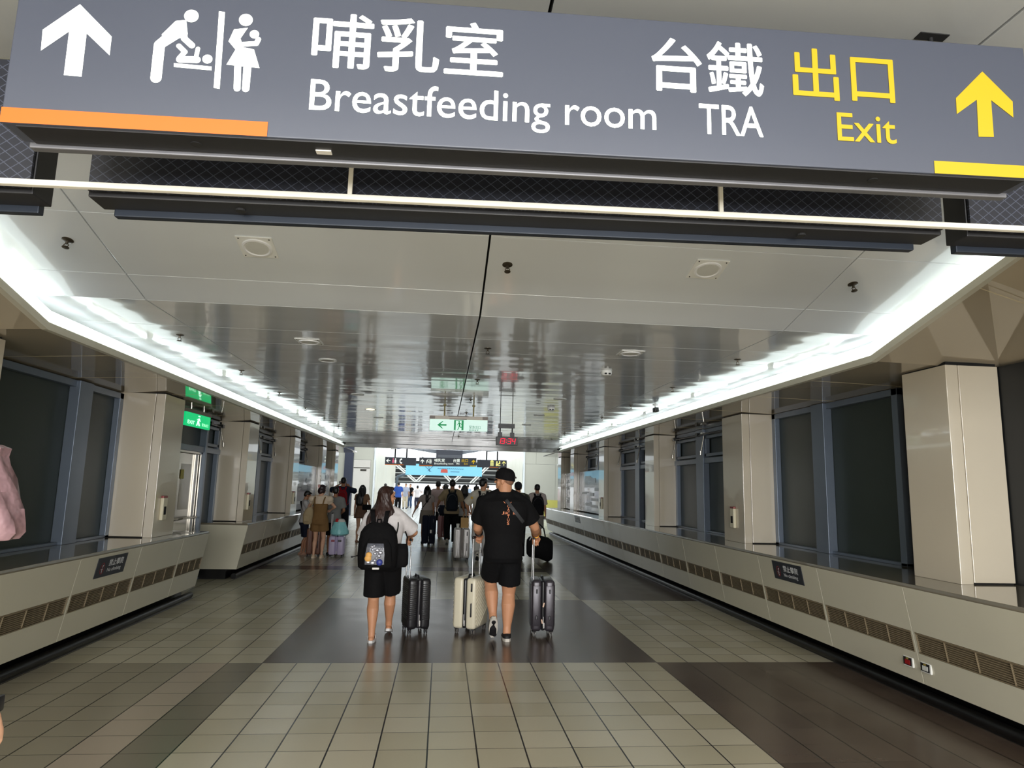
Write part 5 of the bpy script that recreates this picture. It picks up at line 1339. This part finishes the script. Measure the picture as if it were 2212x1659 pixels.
g.rings(rr); remesh('hair', g, .006, 2, HBR, wom.root)
SLP = M('slipper_white', (230, 228, 228), 0.5, var=.02)
for i in (0, 1):
    R = Matrix.Rotation(-wom.fp[i], 3, 'X'); a = wom.ank[i]; k = wom.k; g = G()
    ring = [(-.036, -.05), (-.042, .0), (-.048, .07), (-.042, .125), (-.016, .178), (.016, .175), (.043, .12), (.048, .06), (.042, 0), (.036, -.05), (.018, -.085), (-.018, -.085)]
    g.rings([[a + R @ (V3((x * 1.05, y, z)) * k) for x, y in ring] for z in (-.078, -.05)])
    o = obj('slipper', g, SLP, wom.root, smooth=True)
    g = G(); P = lambda x, y, z: a + R @ (V3((x, y, z)) * k)
    rr = []
    for y, hw, hz in ((.045, .044, .030), (.08, .047, .022), (.12, .044, .008), (.16, .026, -.012)):
        rr.append([P(hw * math.cos(PI * q / 10) * 1.06, y, -.05 + (hz + .05) * math.sin(PI * q / 10)) for q in range(11)] + [P(hw * math.cos(PI - PI * q / 10) * .95, y, -.054 + (hz + .042) * math.sin(PI * q / 10)) for q in range(11)])
    g.rings(rr); obj('slipper_strap', g, SLP, o, smooth=True)
bp, (w_, h_, d_) = backpack('bulky black backpack with clear front pocket on the woman in white', wom, M('bag_black', (11, 10, 12), 0.8, bump=.5, bscale=18, spec=.2), w=.45, h=.52, d=.20, z=1.345, y=-.125, pocket=False)
bp.location.x -= .045; bp.rotation_euler.z += .06
g = G(); g.loft([(h_ * .05, w_ * .34, d_ * .14, 0, -d_ * .46), (h_ * .09, w_ * .38, d_ * .2, 0, -d_ * .46), (h_ * .5, w_ * .34, d_ * .19, 0, -d_ * .44), (h_ * .68, w_ * .24, d_ * .1, 0, -d_ * .36)], 24, 3.2); obj('front_pocket', g, MATS['bag_black'], bp, smooth=True)
yq = -d_ * .665
bvp = bvh_of([c for c in bp.children if c.name.startswith('front_pocket')][0])
def fb(u, v, d=.004): return onback(-.015 + u * w_, v * h_, d, bvp)
g = G(); n_ = 10
def win(s_, t_): l = -.26 + .09 * max(0, t_ - .5); r_ = .21 - .06 * max(0, t_ - .5); return (l + (r_ - l) * s_, .13 + .44 * t_)
vs = [fb(*win(i_ / n_, j_ / n_)) for j_ in range(n_ + 1) for i_ in range(n_ + 1)]
g.add(vs, [(j_ * (n_ + 1) + i_, j_ * (n_ + 1) + i_ + 1, (j_ + 1) * (n_ + 1) + i_ + 1, (j_ + 1) * (n_ + 1) + i_) for j_ in range(n_) for i_ in range(n_)]); obj('clear_window', g, M('clear_window', (96, 98, 108), 0.12, var=.5, scale=40), bp)
g = G()
for u, v, r in ((-.10, .50, .022), (-.05, .52, .018), (.03, .43, .03), (.11, .38, .03), (.08, .31, .026), (-.02, .36, .022), (-.18, .18, .03), (-.07, .165, .032), (-.02, .22, .022), (.13, .46, .016), (-.08, .44, .02), (.02, .27, .02)): g.ell(fb(u, v) + V3((0, -.006, 0)), (r * .9, .008, r * .62), None, 10, 6)
obj('silver_charms', g, M('charm_silver', (176, 176, 186), 0.25, .6, var=.4, scale=60), bp, smooth=True)
g = G(); g.ell(fb(-.17, .33) + V3((0, -.012, 0)), (.030, .012, .03)); g.ell(fb(-.185, .26) + V3((0, -.012, 0)), (.034, .012, .032)); obj('yellow_charm', g, M('charm_yellow', (238, 178, 92), 0.5), bp, smooth=True)
g = G(); g.ell(fb(.10, .18) + V3((0, -.012, 0)), (.032, .016, .032)); obj('blue_charm', g, M('charm_blue', (50, 62, 146), 0.4), bp, smooth=True)
g = G(); g.rbox((-.01, -d_ * .52 - .018, h_ * .045), (.07, .012, .022), .006, 2); obj('reflective_strip', g, M('reflective', (236, 232, 226), 0.4, var=0), bp)
g = G(); g.tube([(-w_ * .48, 0, h_ * .3), (-w_ * .56, -.02, h_ * .28), (-w_ * .62, -.02, h_ * .27)], .005, 6); g.ell((-w_ * .63, -.02, h_ * .27), (.012, .01, .01)); obj('side_toggle', g, PLASB, bp)
t = thing('shoulder_bag', 'soft black shoulder bag at the right hip of the woman in white', 'bag', (-0.405, 7.30, 0.76))
g = G(); g.loft([(0, .06, .035, 0, 0), (.03, .085, .05, 0, 0), (.12, .085, .052, .0, 0), (.19, .075, .04, .004, 0), (.235, .06, .02, .006, 0)], 24, 2.8); obj('bag_body', g, M('bag_black', (20, 19, 21)), t, smooth=True)
strap_path('strap', [(-.055, .0, .20), (-.06, -.03, .28), (-.03, .0, .42), (-.06, .10, .52)], MATS['bag_black'], t, .012, world=False)
g = G(); g.tube([(.06, .0, .21), (.065, -.005, .30), (.04, .03, .36)], .007, 8); obj('side_strap', g, MATS['bag_black'], t, smooth=True)

# ---------------------------------------------------------------- group by the left ledge
boy = Person('boy in grey t-shirt and navy shorts looking down at a phone by the left ledge', (-3.08, 16.0, 0), -72, 1.42, .82, sk=SK3, vox=.008, hands=((-.05, .30, 1.0), (.08, .30, .99)), head=(0, -28), feet=((-.08, -.02, 0, 0), (.09, .03, 0, 0)))
boy.tee(cloth('light_grey', (188, 184, 182)), hem=.88, sl=.6, e=.02, wide=.03); boy.shorts(CNAVY, f=.95, e=.025, flare=.02); boy.hair(HB); boy.shoes(M('sandal_tan', (168, 124, 100), .6), M('sandal_sole', (150, 116, 96), .6), e=.004, name='sandal')
t = thing('sling_bag', 'black sling bag on the boy in grey', 'bag', (-2.95, 15.98, .85))
g = G(); g.rbox((-2.86, 15.86, .93), (.13, .28, .17), .05, 3, Matrix.Rotation(.3, 3, 'X')); obj('pouch', g, CB, t, smooth=True, world=True)
g = G(); g.rbox((-2.98, 15.80, .93), (.02, .10, .03), .004, 1); obj('white_stripe', g, CW, t, world=True)
strap_path('strap', [boy.P(-.12, -.02, 1.20), boy.P(-.10, -.1, 1.46), boy.P(.02, -.13, 1.44), boy.P(.14, -.04, 1.15), boy.P(.13, .12, 1.10)], CB, t, .04)
t = thing('phone', 'phone held by the boy in grey', 'phone', boy.handw(1)); g = G(); g.rbox((0, 0, .03), (.075, .012, .14), .004, 2, Matrix.Rotation(-.9, 3, 'X')); obj('phone_body', g, PLASB, t)
brw = Person('woman in brown short overalls and cream blouse, standing by the lilac suitcase', (-2.62, 15.32, 0), -6, 1.56, .92, fem=True, sk=SK2, vox=.008, hands=((-.16, .27, 1.02, -1, -.4, -.2), (.16, .27, 1.02, 1, -.4, -.2)), head=(-28, -14), feet=((-.1, .0, 0, 0), (.09, .02, 0, 0)))
BRN = cloth('brown', (132, 100, 62)); CRE = cloth('cream', (222, 202, 178))
brw.tee(CRE, hem=1.0, sl=.5, e=.02)
g = G(); brw.torso(g, .030, .80, 1.30)
for i in (0, 1):
    h, kn = brw.hip[i], brw.knee[i]; g.chain([h, h.lerp(kn, .4), h.lerp(kn, .58)], [.115, .118, .122], 20, flat1=True)
ov = brw.wear('overalls', g, BRN)
for sg in (-1, 1): strap_path('overall_strap', [V3((sg * .085, -.155, 1.13)), V3((sg * .10, -.13, 1.24)), V3((sg * .11, -.06, 1.315)), V3((sg * .09, .08, 1.24)), V3((sg * .08, .13, 1.12))], BRN, brw.root, .03, world=False)
for sg in (0, 1):
    g = G(); g.ell(brw.sh[sg] + V3(((-1, 1)[sg] * .045, 0, -.01)), (.085, .07, .075)); obj('puff_sleeve', g, CRE, brw.root, smooth=True)
brw.hair(hairm('dark_brown', (44, 24, 26)), 'bob')
g = G(); g.rbox(brw.HX((-.02, -.12, 1.70)), (.05, .02, .07), .008, 2); obj('hair_clip', g, M('clip_pink', (226, 168, 160), .4), brw.root)
brw.shoes(M('sandal_cream', (222, 196, 166), .6), M('sole_cream', (232, 212, 186), .6), e=.008, name='sandal')
t = thing('shoulder_bag', 'beige cloth rucksack hanging at the left side of the woman in overalls', 'bag', (-2.86, 15.24, .72))
g = G(); g.loft([(0, .07, .05, 0, 0), (.04, .10, .08, 0, 0), (.2, .11, .085, 0, 0), (.30, .09, .06, .02, 0), (.36, .05, .03, .03, 0)], 20, 2.6); obj('bag_body', g, cloth('beige', (176, 156, 122)), t, smooth=True)
g = G(); g.rbox((-.01, -.085, .12), (.12, .03, .12), .012, 2); obj('pocket', g, MATS['cloth_beige'], t); strap_path('strap', [(.05, 0, .34), (.09, .0, .5), (.12, .05, .62)], MATS['cloth_beige'], t, .025, world=False); strap_path('loose_strap', [(.06, -.07, .06), (.08, -.08, -.05), (.05, -.06, -.12)], MATS['cloth_beige'], t, .02, world=False)
t = thing('phone', 'phone held by the woman in brown overalls', 'phone', brw.handw(0)); g = G(); g.rbox((.05, .02, .03), (.075, .012, .15), .004, 2, Matrix.Rotation(-.5, 3, 'X')); obj('phone_body', g, M('phone_dark', (34, 34, 40), .2), t)
com = Person('person in grey t-shirt mostly hidden behind the woman in overalls', (-2.42, 16.0, 0), 10, 1.52, .95, sk=SK3, vox=.011, hands=(None, (.16, .22, .92)))
com.tee(cloth('mid_grey', (128, 128, 126)), sl=.75, e=.02); com.shorts(CB, f=.9); com.hair(HB); com.shoes(M('sneaker_black', (24, 23, 25)))
suitcase('brown hard suitcase standing behind the woman in overalls', (-2.76, 15.72, 0), 0, .30, .42, .62, M('case_brown', (120, 82, 66), .4), M('zip_brown', (84, 56, 46), .5), .95, -1, 'v')
LIL = M('case_lilac', (196, 184, 216), .4, var=.03)
lc = suitcase('lilac hard suitcase with two dark side grips, under the turquoise bag', (-2.255, 15.6, 0), 0, .32, .30, .46, LIL, M('zip_lilac', (178, 166, 200), .5), .95, -1, 'p', rod=M('rod_white', (226, 224, 226), .3))
for x, r_ in ((-.075, (150, 50, 70)), (.07, (52, 46, 56))):
    g = G(); g.rbox((x, -.160, .36), (.075, .014, .045), .012, 2); obj('side_grip', g, M('grip_%d' % r_[0], r_, .4), lc)
t = thing('plastic_bag', 'turquoise plastic shopping bag stuffed full on top of the lilac suitcase', 'bag', (-2.22, 15.56, .475))
TEAL = M('bag_turquoise', (150, 222, 226), .35, var=.08, bump=.8, bscale=12)
g = G(); rr = []
for z, rx, ry in ((0, .15, .12), (.03, .20, .15), (.10, .195, .15), (.18, .16, .13), (.25, .135, .11), (.29, .13, .10)):
    rr.append([(rx * (1 + .06 * math.sin(5 * a + z * 20)) * math.cos(a), ry * (1 + .06 * math.cos(4 * a)) * math.sin(a), z) for a in [2 * PI * q / 28 for q in range(28)]])
g.rings(rr); obj('bag_film', g, TEAL, t, smooth=True)
g = G(); g.ell((.03, 0, .30), (.09, .07, .06)); obj('white_item', g, cloth('item_white', (214, 210, 204)), t, smooth=True); g = G(); g.ell((-.06, -.02, .31), (.04, .035, .055)); obj('red_item', g, cloth('item_red', (188, 40, 44)), t, smooth=True)

# ---------------------------------------------------------------- walkers farther down the corridor
rpm = Person('man in navy shirt and dark trousers with red backpack taking a photo', (-2.96, 21.0, 0), 4, 1.78, 1.08, sk=SK3, vox=.011, hands=((-.18, .28, 1.55, -1, 0, -.6), (.16, .28, 1.52, 1, 0, -.6)), feet=((-.1, .02, 0, 0), (.12, -.06, 0, 0)))
rpm.tee(cloth('navy_shirt', (28, 40, 62)), sl=.85, e=.02, hem=.82); rpm.shorts(cloth('charcoal', (34, 34, 42)), pants=True); rpm.hair(HB); rpm.shoes(M('sneaker_black', (24, 23, 25)))
backpack('red backpack on the man in navy shirt', rpm, cloth('red', (150, 22, 32), bump=.5), w=.30, h=.50, d=.19, z=1.40, trim=cloth('dark_red', (112, 16, 26)))
t = thing('phone', 'phone raised by the man with the red backpack', 'phone', rpm.handw(0)); g = G(); g.rbox((.03, .02, .06), (.15, .012, .08), .004, 2); obj('phone_body', g, PLASB, t)
brd = Person('woman with very long black hair in short brown dress', (-2.22, 19.55, 0), -12, 1.57, .9, fem=True, sk=SK2, vox=.010, hands=(None, (.2, .16, .95)), head=(10, -8), feet=((-.07, -.1, 0, 0), (.07, .14, 0, 0)))
g = G(); brd.torso(g, .02, .86, 1.47); g.chain([V3((0, 0, .95)), V3((0, 0, .78)), V3((0, -.01, .66))], [.15, .175, .20], 24, flat1=True)
brd.wear('dress', g, cloth('brown_dress', (110, 82, 66)))
g = G(); brd.torso(g, .03, .98, 1.48); 
for i in (0, 1): g.chain([brd.sh[i], brd.sh[i].lerp(brd.el[i], .5)], [.062, .064], 16, flat1=True)
brd.wear('vest', g, cloth('tan_vest', (136, 104, 78)))
brd.hx = -.03; brd.hair(HB, 'long', L=1.12, w=.12); brd.shoes(M('sandal_tan', (168, 124, 100)), e=.006)
t = thing('shoulder_bag', 'small black shoulder bag of the woman in the brown dress', 'bag', (-2.06, 19.38, .90)); g = G(); g.rbox((0, 0, .07), (.24, .09, .15), .03, 3); obj('bag_body', g, CB, t, smooth=True); strap_path('strap', [(-.1, 0, .14), (-.16, .0, .38), (-.2, .06, .52)], CB, t, .018, world=False)
gry = Person('woman in black cap and grey t-shirt with thin crossbody strap', (-.40, 19.3, 0), 0, 1.58, .92, fem=True, sk=SK3, vox=.010, hands=((-.38, .0, .80), (.19, .25, .86)), feet=((-.1, .1, 0, 0), (.1, -.1, .03, 20)))
gry.tee(cloth('warm_grey', (158, 148, 142)), sl=.5, e=.02, hem=.94); g = G(); g.loft([(.56, .20, .17, 0, 0), (.80, .185, .15, 0, 0), (.93, .165, .13, 0, 0)], 28); obj('skirt', g, cloth('taupe', (126, 116, 104)), gry.root, smooth=True)
gry.cap(CB); gry.hair(HB, 'long', L=1.26, w=.05); gry.shoes(M('sneaker_black', (24, 23, 25)))
bk = bvh_of([c for c in gry.root.children if c.name.startswith('shirt')][0])
t = thing('crossbody_bag', 'thin black crossbody strap over the grey t-shirt of the capped woman', 'bag', gry.root.location)
g = G(); pp = [(onback(.10 - .24 * q / 12 - .008, 1.30 - .34 * q / 12 + .006, .006, bk), onback(.10 - .24 * q / 12 + .008, 1.30 - .34 * q / 12 - .006, .006, bk)) for q in range(13)]; g.rings([[a, b, b + V3((0, .004, 0)), a + V3((0, .004, 0))] for a, b in pp]); obj('strap', g, CB, t)
nv = suitcase('tall navy soft suitcase behind the capped woman in grey', (-.315, 18.92, 0), 0, .36, .30, .80, cloth('navy_case', (22, 24, 40)), CNAVY, 1.05, 1, '')
g = G(); g.rbox((.06, -.158, .38), (.05, .012, .09), .01, 2); obj('luggage_sticker', g, M('sticker_white', (206, 202, 196)), nv)
pnk = Person('man in pinkish shirt walking ahead of the capped woman', (-.12, 21.9, 0), 0, 1.75, 1.05, sk=SK3, vox=.012)
pnk.tee(cloth('dusty_pink', (188, 164, 160)), sl=.8, e=.025, hem=.80); pnk.shorts(cloth('charcoal', (34, 34, 42)), pants=True); pnk.hair(HB); pnk.shoes(M('sneaker_black', (24, 23, 25)))
dk = Person('person with black hair and striped top beside the man in pinkish shirt', (.12, 22.7, 0), 0, 1.66, .95, fem=True, sk=SK2, vox=.013)
dk.tee(cloth('off_white', (206, 202, 196)), sl=.8, e=.02); dk.shorts(CB, pants=True); dk.hair(HB, 'bob'); dk.shoes(M('sneaker_black', (24, 23, 25)))
suitcase('dusty pink hard suitcase with dark corners, ahead of the navy one', (.06, 21.3, 0), 0, .28, .40, .70, M('case_pink', (150, 100, 102), .4), M('zip_pink', (120, 76, 80), .5), 1.1, -1, 'v', trim=False)
t = thing('duffel_bag', 'dark navy bag with white curved stripe on the pink suitcase', 'bag', (.04, 21.28, .725)); g = G(); g.rbox((0, 0, .15), (.30, .26, .30), .09, 4); obj('bag_body', g, CNAVY, t, smooth=True); g = G(); g.tube([(-.10 + .05 * math.sin(PI * q / 8) * -1, -.134, .05 + .2 * q / 8) for q in range(9)], .012, 6); obj('white_stripe', g, CW, t, smooth=True)
khk = Person('man in khaki t-shirt and black trousers with dark backpack, arm out to his left', (.29, 19.1, 0), 0, 1.77, 1.05, sk=SK3, vox=.010, hands=((-.40, .30, 1.06), (.36, .1, .88)), feet=((-.1, -.22, .09, 40), (.1, .0, 0, 0)))
khk.tee(cloth('khaki', (152, 134, 104)), sl=.85, e=.028, hem=.84); khk.shorts(CB, pants=True); khk.hair(HB); khk.shoes(M('sneaker_grey', (110, 112, 110), .6), M('sole_white', (214, 208, 198)))
backpack('dark blue-black backpack on the man in khaki', khk, cloth('ink', (22, 28, 36)), w=.32, h=.50, d=.18, z=1.42)
lng = Person('woman with long straight black hair and pale cardigan near the middle', (.68, 20.6, 0), 0, 1.64, .95, fem=True, sk=SK2, vox=.012)
lng.tee(cloth('pale_grey', (192, 190, 190)), sl=.9, e=.03, hem=.78); lng.shorts(CB, pants=True); lng.hair(HB, 'long', L=1.02, w=.12); lng.shoes(M('sneaker_black', (24, 23, 25)))
wht = Person('man in off-white t-shirt and glasses with black backpack pulling the silver case', (.92, 15.25, 0), 0, 1.78, 1.1, sk=SK1, vox=.0085, hands=((-.30, .30, 1.06, -1, -.5, 0), None), head=(-48, 0), feet=((-.1, -.14, .1, 50), (.1, .05, 0, 0)), grip=(1, 0))
wht.tee(cloth('ecru', (206, 198, 182)), sl=.9, e=.03, hem=.84); wht.shorts(cloth('pale_trousers', (206, 202, 198)), pants=True, e=.03, flare=.02); wht.hair(HB); wht.shoes(M('sneaker_black', (24, 23, 25)), M('sole_white', (214, 208, 198)))
g = G(); g.tube([wht.HX((.08, -.02, 1.65)), wht.HX((.078, .07, 1.652)), wht.HX((.05, .098, 1.645)), wht.HX((.0, .108, 1.65))], .003, 6); obj('glasses', g, PLASB, wht.root)
g = G(); g.rbox(wht.sh[0] + V3((-.06, -.07, -.07)), (.05, .01, .05), .004, 1); obj('yellow_patch', g, M('patch_yellow', (214, 170, 40), .6), wht.root)
wb, (w_, h_, d_) = backpack('black backpack with round badge on the man in off-white', wht, cloth('black_bag', (18, 18, 22)), w=.34, h=.52, d=.2, z=1.40)
g = G(); g.lathe([(.036, 0), (.036, .008), (.02, .012)], (-.05, -d_ * .1, h_ * .95), 18, Matrix.Rotation(PI / 2, 3, 'X')); obj('round_badge', g, M('badge_pale', (206, 202, 188), .4), wb)
sv = suitcase('silver ribbed hard suitcase with kraft paper bag on top', (.48, 15.36, 0), 0, .34, .42, .69, M('case_silver', (196, 192, 190), .35, .2), M('zip_taupe', (140, 132, 128), .5), 1.04, 1, 'v')
t = thing('paper_bag', 'kraft paper bag with twisted handles on the silver suitcase', 'bag', (.53, 15.30, .70)); KR = M('kraft', (186, 148, 92), .7, var=.1)
g = G(); g.prism([(-.085, -.05, 0), (.085, -.05, 0), (.085, .05, 0), (-.085, .05, 0)], (0, 0, .22)); obj('bag_body', g, KR, t)
g = G()
for y in (-.05, .05): g.tube([(-.04, y, .21), (-.035, y, .27), (0, y, .30), (.035, y, .27), (.04, y, .21)], .004, 6)
obj('handles', g, KR, t, smooth=True)
t = thing('paper_cup', 'small white cup with lid standing on the silver suitcase', 'cup', (.385, 15.32, .692)); g = G(); g.lathe([(.028, 0), (.036, .08)], seg=18); obj('cup_body', g, WHITEP, t, smooth=True); g = G(); g.lathe([(.038, .08), (.036, .092)], seg=18); obj('lid', g, WHITEP, t)
cam_ = Person('man in dark cap and camouflage jacket half hidden behind the man in black', (1.72, 15.4, 0), 0, 1.72, 1.05, sk=SK1, vox=.010, hands=(None, (.34, .1, .82)))
def camo():
    m = M('camouflage', (74, 76, 60), .85, bump=.3); nt = m.node_tree; b = nt.nodes['Principled BSDF']
    v = nt.nodes.new('ShaderNodeTexNoise'); v.inputs['Scale'].default_value = 14; r = nt.nodes.new('ShaderNodeValToRGB'); r.color_ramp.interpolation = 'CONSTANT'
    r.color_ramp.elements[0].color = lin((40, 40, 36)); r.color_ramp.elements[1].position = .46; r.color_ramp.elements[1].color = lin((82, 84, 66)); e = r.color_ramp.elements.new(.56); e.color = lin((110, 106, 86))
    tc = nt.nodes.new('ShaderNodeTexCoord'); nt.links.new(tc.outputs['Object'], v.inputs['Vector']); nt.links.new(v.outputs['Fac'], r.inputs[0]); nt.links.new(r.outputs[0], b.inputs['Base Color']); return m
cam_.tee(camo(), sl=.6, e=.03, long=True); cam_.shorts(CB, pants=True); cam_.hair(HB); cam_.cap(cloth('dark_cap', (34, 36, 40))); cam_.shoes(M('sneaker_black', (24, 23, 25)))
t = thing('duffel_bag', 'large black duffel bag hanging beside the man in black, near the right case', 'bag', (2.19, 15.2, .02))
g = G(); rr = []
for x, rz_, ry_ in ((-.27, .16, .10), (-.22, .22, .14), (0, .25, .16), (.2, .27, .15), (.30, .20, .10)): rr.append([(x, ry_ * math.cos(a), .30 + rz_ * math.sin(a) - .06 * (x > .1)) for a in [2 * PI * q / 22 for q in range(22)]])
g.rings(rr); obj('bag_body', g, CB, t, smooth=True); g = G(); g.tube([(-.14, 0, .52), (-.1, 0, .70), (.0, 0, .80), (.1, 0, .70), (.14, 0, .52)], .016, 8); obj('carry_handles', g, CB, t, smooth=True)
g = G(); g.rbox((-.2, -.12, .5), (.02, .02, .12), .005, 1, Matrix.Rotation(.5, 3, 'Y')); obj('white_tag', g, CW, t)
frg = Person('man in pale t-shirt and grey shorts with black backpack by the right ledge', (2.73, 19.5, 0), 0, 1.71, 1.02, sk=SK1, vox=.010, feet=((-.08, .1, 0, 0), (.09, -.05, .02, 20)))
frg.tee(cloth('pale_pink', (206, 192, 186)), sl=.9, e=.028); frg.shorts(cloth('grey_shorts', (142, 138, 132)), f=.95, e=.03, flare=.02); frg.hair(HB); frg.shoes(M('sneaker_grey', (110, 112, 110)), M('sole_white', (214, 208, 198)))
backpack('black backpack on the man in grey shorts by the right ledge', frg, cloth('black_bag', (18, 18, 22)), w=.36, h=.56, d=.2, z=1.43)
prf = Person('woman with black hair pinned up, seen between the walkers', (1.08, 21.2, 0), -70, 1.62, .92, fem=True, sk=SK2, vox=.012)
prf.tee(cloth('white_blouse', (226, 222, 220)), sl=.7, e=.02); prf.shorts(CB, pants=True); prf.hair(HB, 'bun'); prf.shoes(M('sneaker_black', (24, 23, 25)))

# ---------------------------------------------------------------- people in the far concourse
def far_person(lab, x, y, H, top, bottom, rz=0, fem=False, hr='short', g_=1.0, pants=True, sl=.8, hands=(None, None), group=None, strap=None):
    p = Person(lab, (x, y, 0), rz, H, g_, fem=fem, sk=SK2, vox=.016, hands=hands, group=group)
    p.tee(top, sl=sl, e=.022); p.shorts(bottom, pants=pants, f=.9); p.hair(HB, hr); p.shoes(M('sneaker_black', (24, 23, 25)))
    return p
p = far_person('man in bright blue shirt and black trousers in the far concourse', -2.72, 43.6, 1.77, cloth('blue_shirt', (58, 92, 176)), CB)
p = far_person('man in grey shirt and beige trousers facing the viewer in the concourse', -2.50, 48.0, 1.72, cloth('pale_blue_grey', (176, 180, 200)), cloth('beige_trousers', (206, 192, 170)), 172)
p = far_person('man in black t-shirt and jeans in the far concourse', -2.28, 50.0, 1.70, CB, cloth('jeans', (74, 96, 132)), 160)
p = far_person('woman in white blouse and dark flared trousers in the concourse', -1.75, 49.6, 1.60, CW, cloth('slate', (58, 58, 74)), 20, True, 'bob', hands=((-.35, .2, 1.05), (.35, .2, 1.1)))
p = far_person('woman in white top and pale skirt, right of the dark flared trousers', -1.0, 50.6, 1.66, CW, cloth('pale_skirt', (206, 206, 206)), -150, True, 'bob', sl=.95)
p = far_person('grey-haired person whose head shows just above the brown hair', -3.05, 37.5, 1.66, cloth('mid_grey', (128, 128, 126)), CB); 
p = far_person('person in white shirt with dark bag straps, deep in the concourse', .35, 44.0, 1.70, CW, CNAVY, 5)
p = far_person('person in pink blouse deep in the concourse', .1, 47.5, 1.64, cloth('rose', (216, 172, 172)), CB, 170, True, 'bob')
p = far_person('person in white shirt right of the khaki man, deep in the concourse', 1.15, 44.8, 1.68, CW, cloth('charcoal', (34, 34, 42)), 0)
p = far_person('person in pale blue shirt deep in the concourse', 1.75, 46.5, 1.72, cloth('pale_blue', (176, 196, 222)), CNAVY, 20)
p = far_person('person in white blouse deep in the concourse, behind the pinned-up hair', 2.15, 43.2, 1.63, CW, CB, 0, True, 'bob')
p = far_person('person in dark shirt near the concourse opening', 2.75, 41.0, 1.70, cloth('navy_shirt', (28, 40, 62)), CB)

# ---------------------------------------------------------------- passer-by at the left edge of the view
pas = Person('person in pink satin puff-sleeved blouse passing close at the left edge', (-1.60, 2.2, 0), 0, 1.80, 1.0, fem=True, sk=SK2, vox=.008, hands=(None, (.315, .03, .90)))
SAT = M('pink_satin', (136, 108, 113), .32, var=.15, scale=9, bump=1.0, bscale=11)
pas.tee(SAT, hem=.95, sl=.1, e=.02); pas.shorts(CB, top=1.05, pants=True); pas.hair(HB, 'long', L=1.25); pas.shoes(M('sneaker_black', (24, 23, 25)))
for i, sg in ((0, -1), (1, 1)):
    g = G(); a = pas.sh[i]; rr = []
    for z, rx, ry in ((.16, .05, .05), (.15, .07, .075), (.125, .062, .07), (.10, .07, .08), (.06, .085, .095), (.02, .095, .11), (-.03, .11, .12), (-.07, .118, .122), (-.10, .118, .115), (-.12, .105, .10), (-.125, .07, .07), (-.12, .05, .05)):
        rr.append([a + V3((sg * (.045 + .05 * (.16 - z)) + rx * (1 + .07 * math.sin(9 * q_ + z * 30) + .04 * math.sin(17 * q_ - z * 50)) * math.cos(q_), ry * (1 + .07 * math.sin(9 * q_ + z * 25)) * math.sin(q_), z + .075)) for q_ in [2 * PI * q / 40 for q in range(40)]])
    g.rings(rr); obj('puff_sleeve', g, SAT, pas.root, smooth=True)
g = G(); c = pas.wr[1].lerp(pas.el[1], .06); d = (pas.wr[1] - pas.el[1]).normalized(); a = V3((1, 0, 0)); b = d.cross(a)
g.tube([c - d * .03, c + d * .03], .036, 20); g.rbox(c + V3((.035, 0, 0)), (.012, .04, .045), .005, 2); obj('wrist_watch', g, PLASB, pas.root, smooth=True)
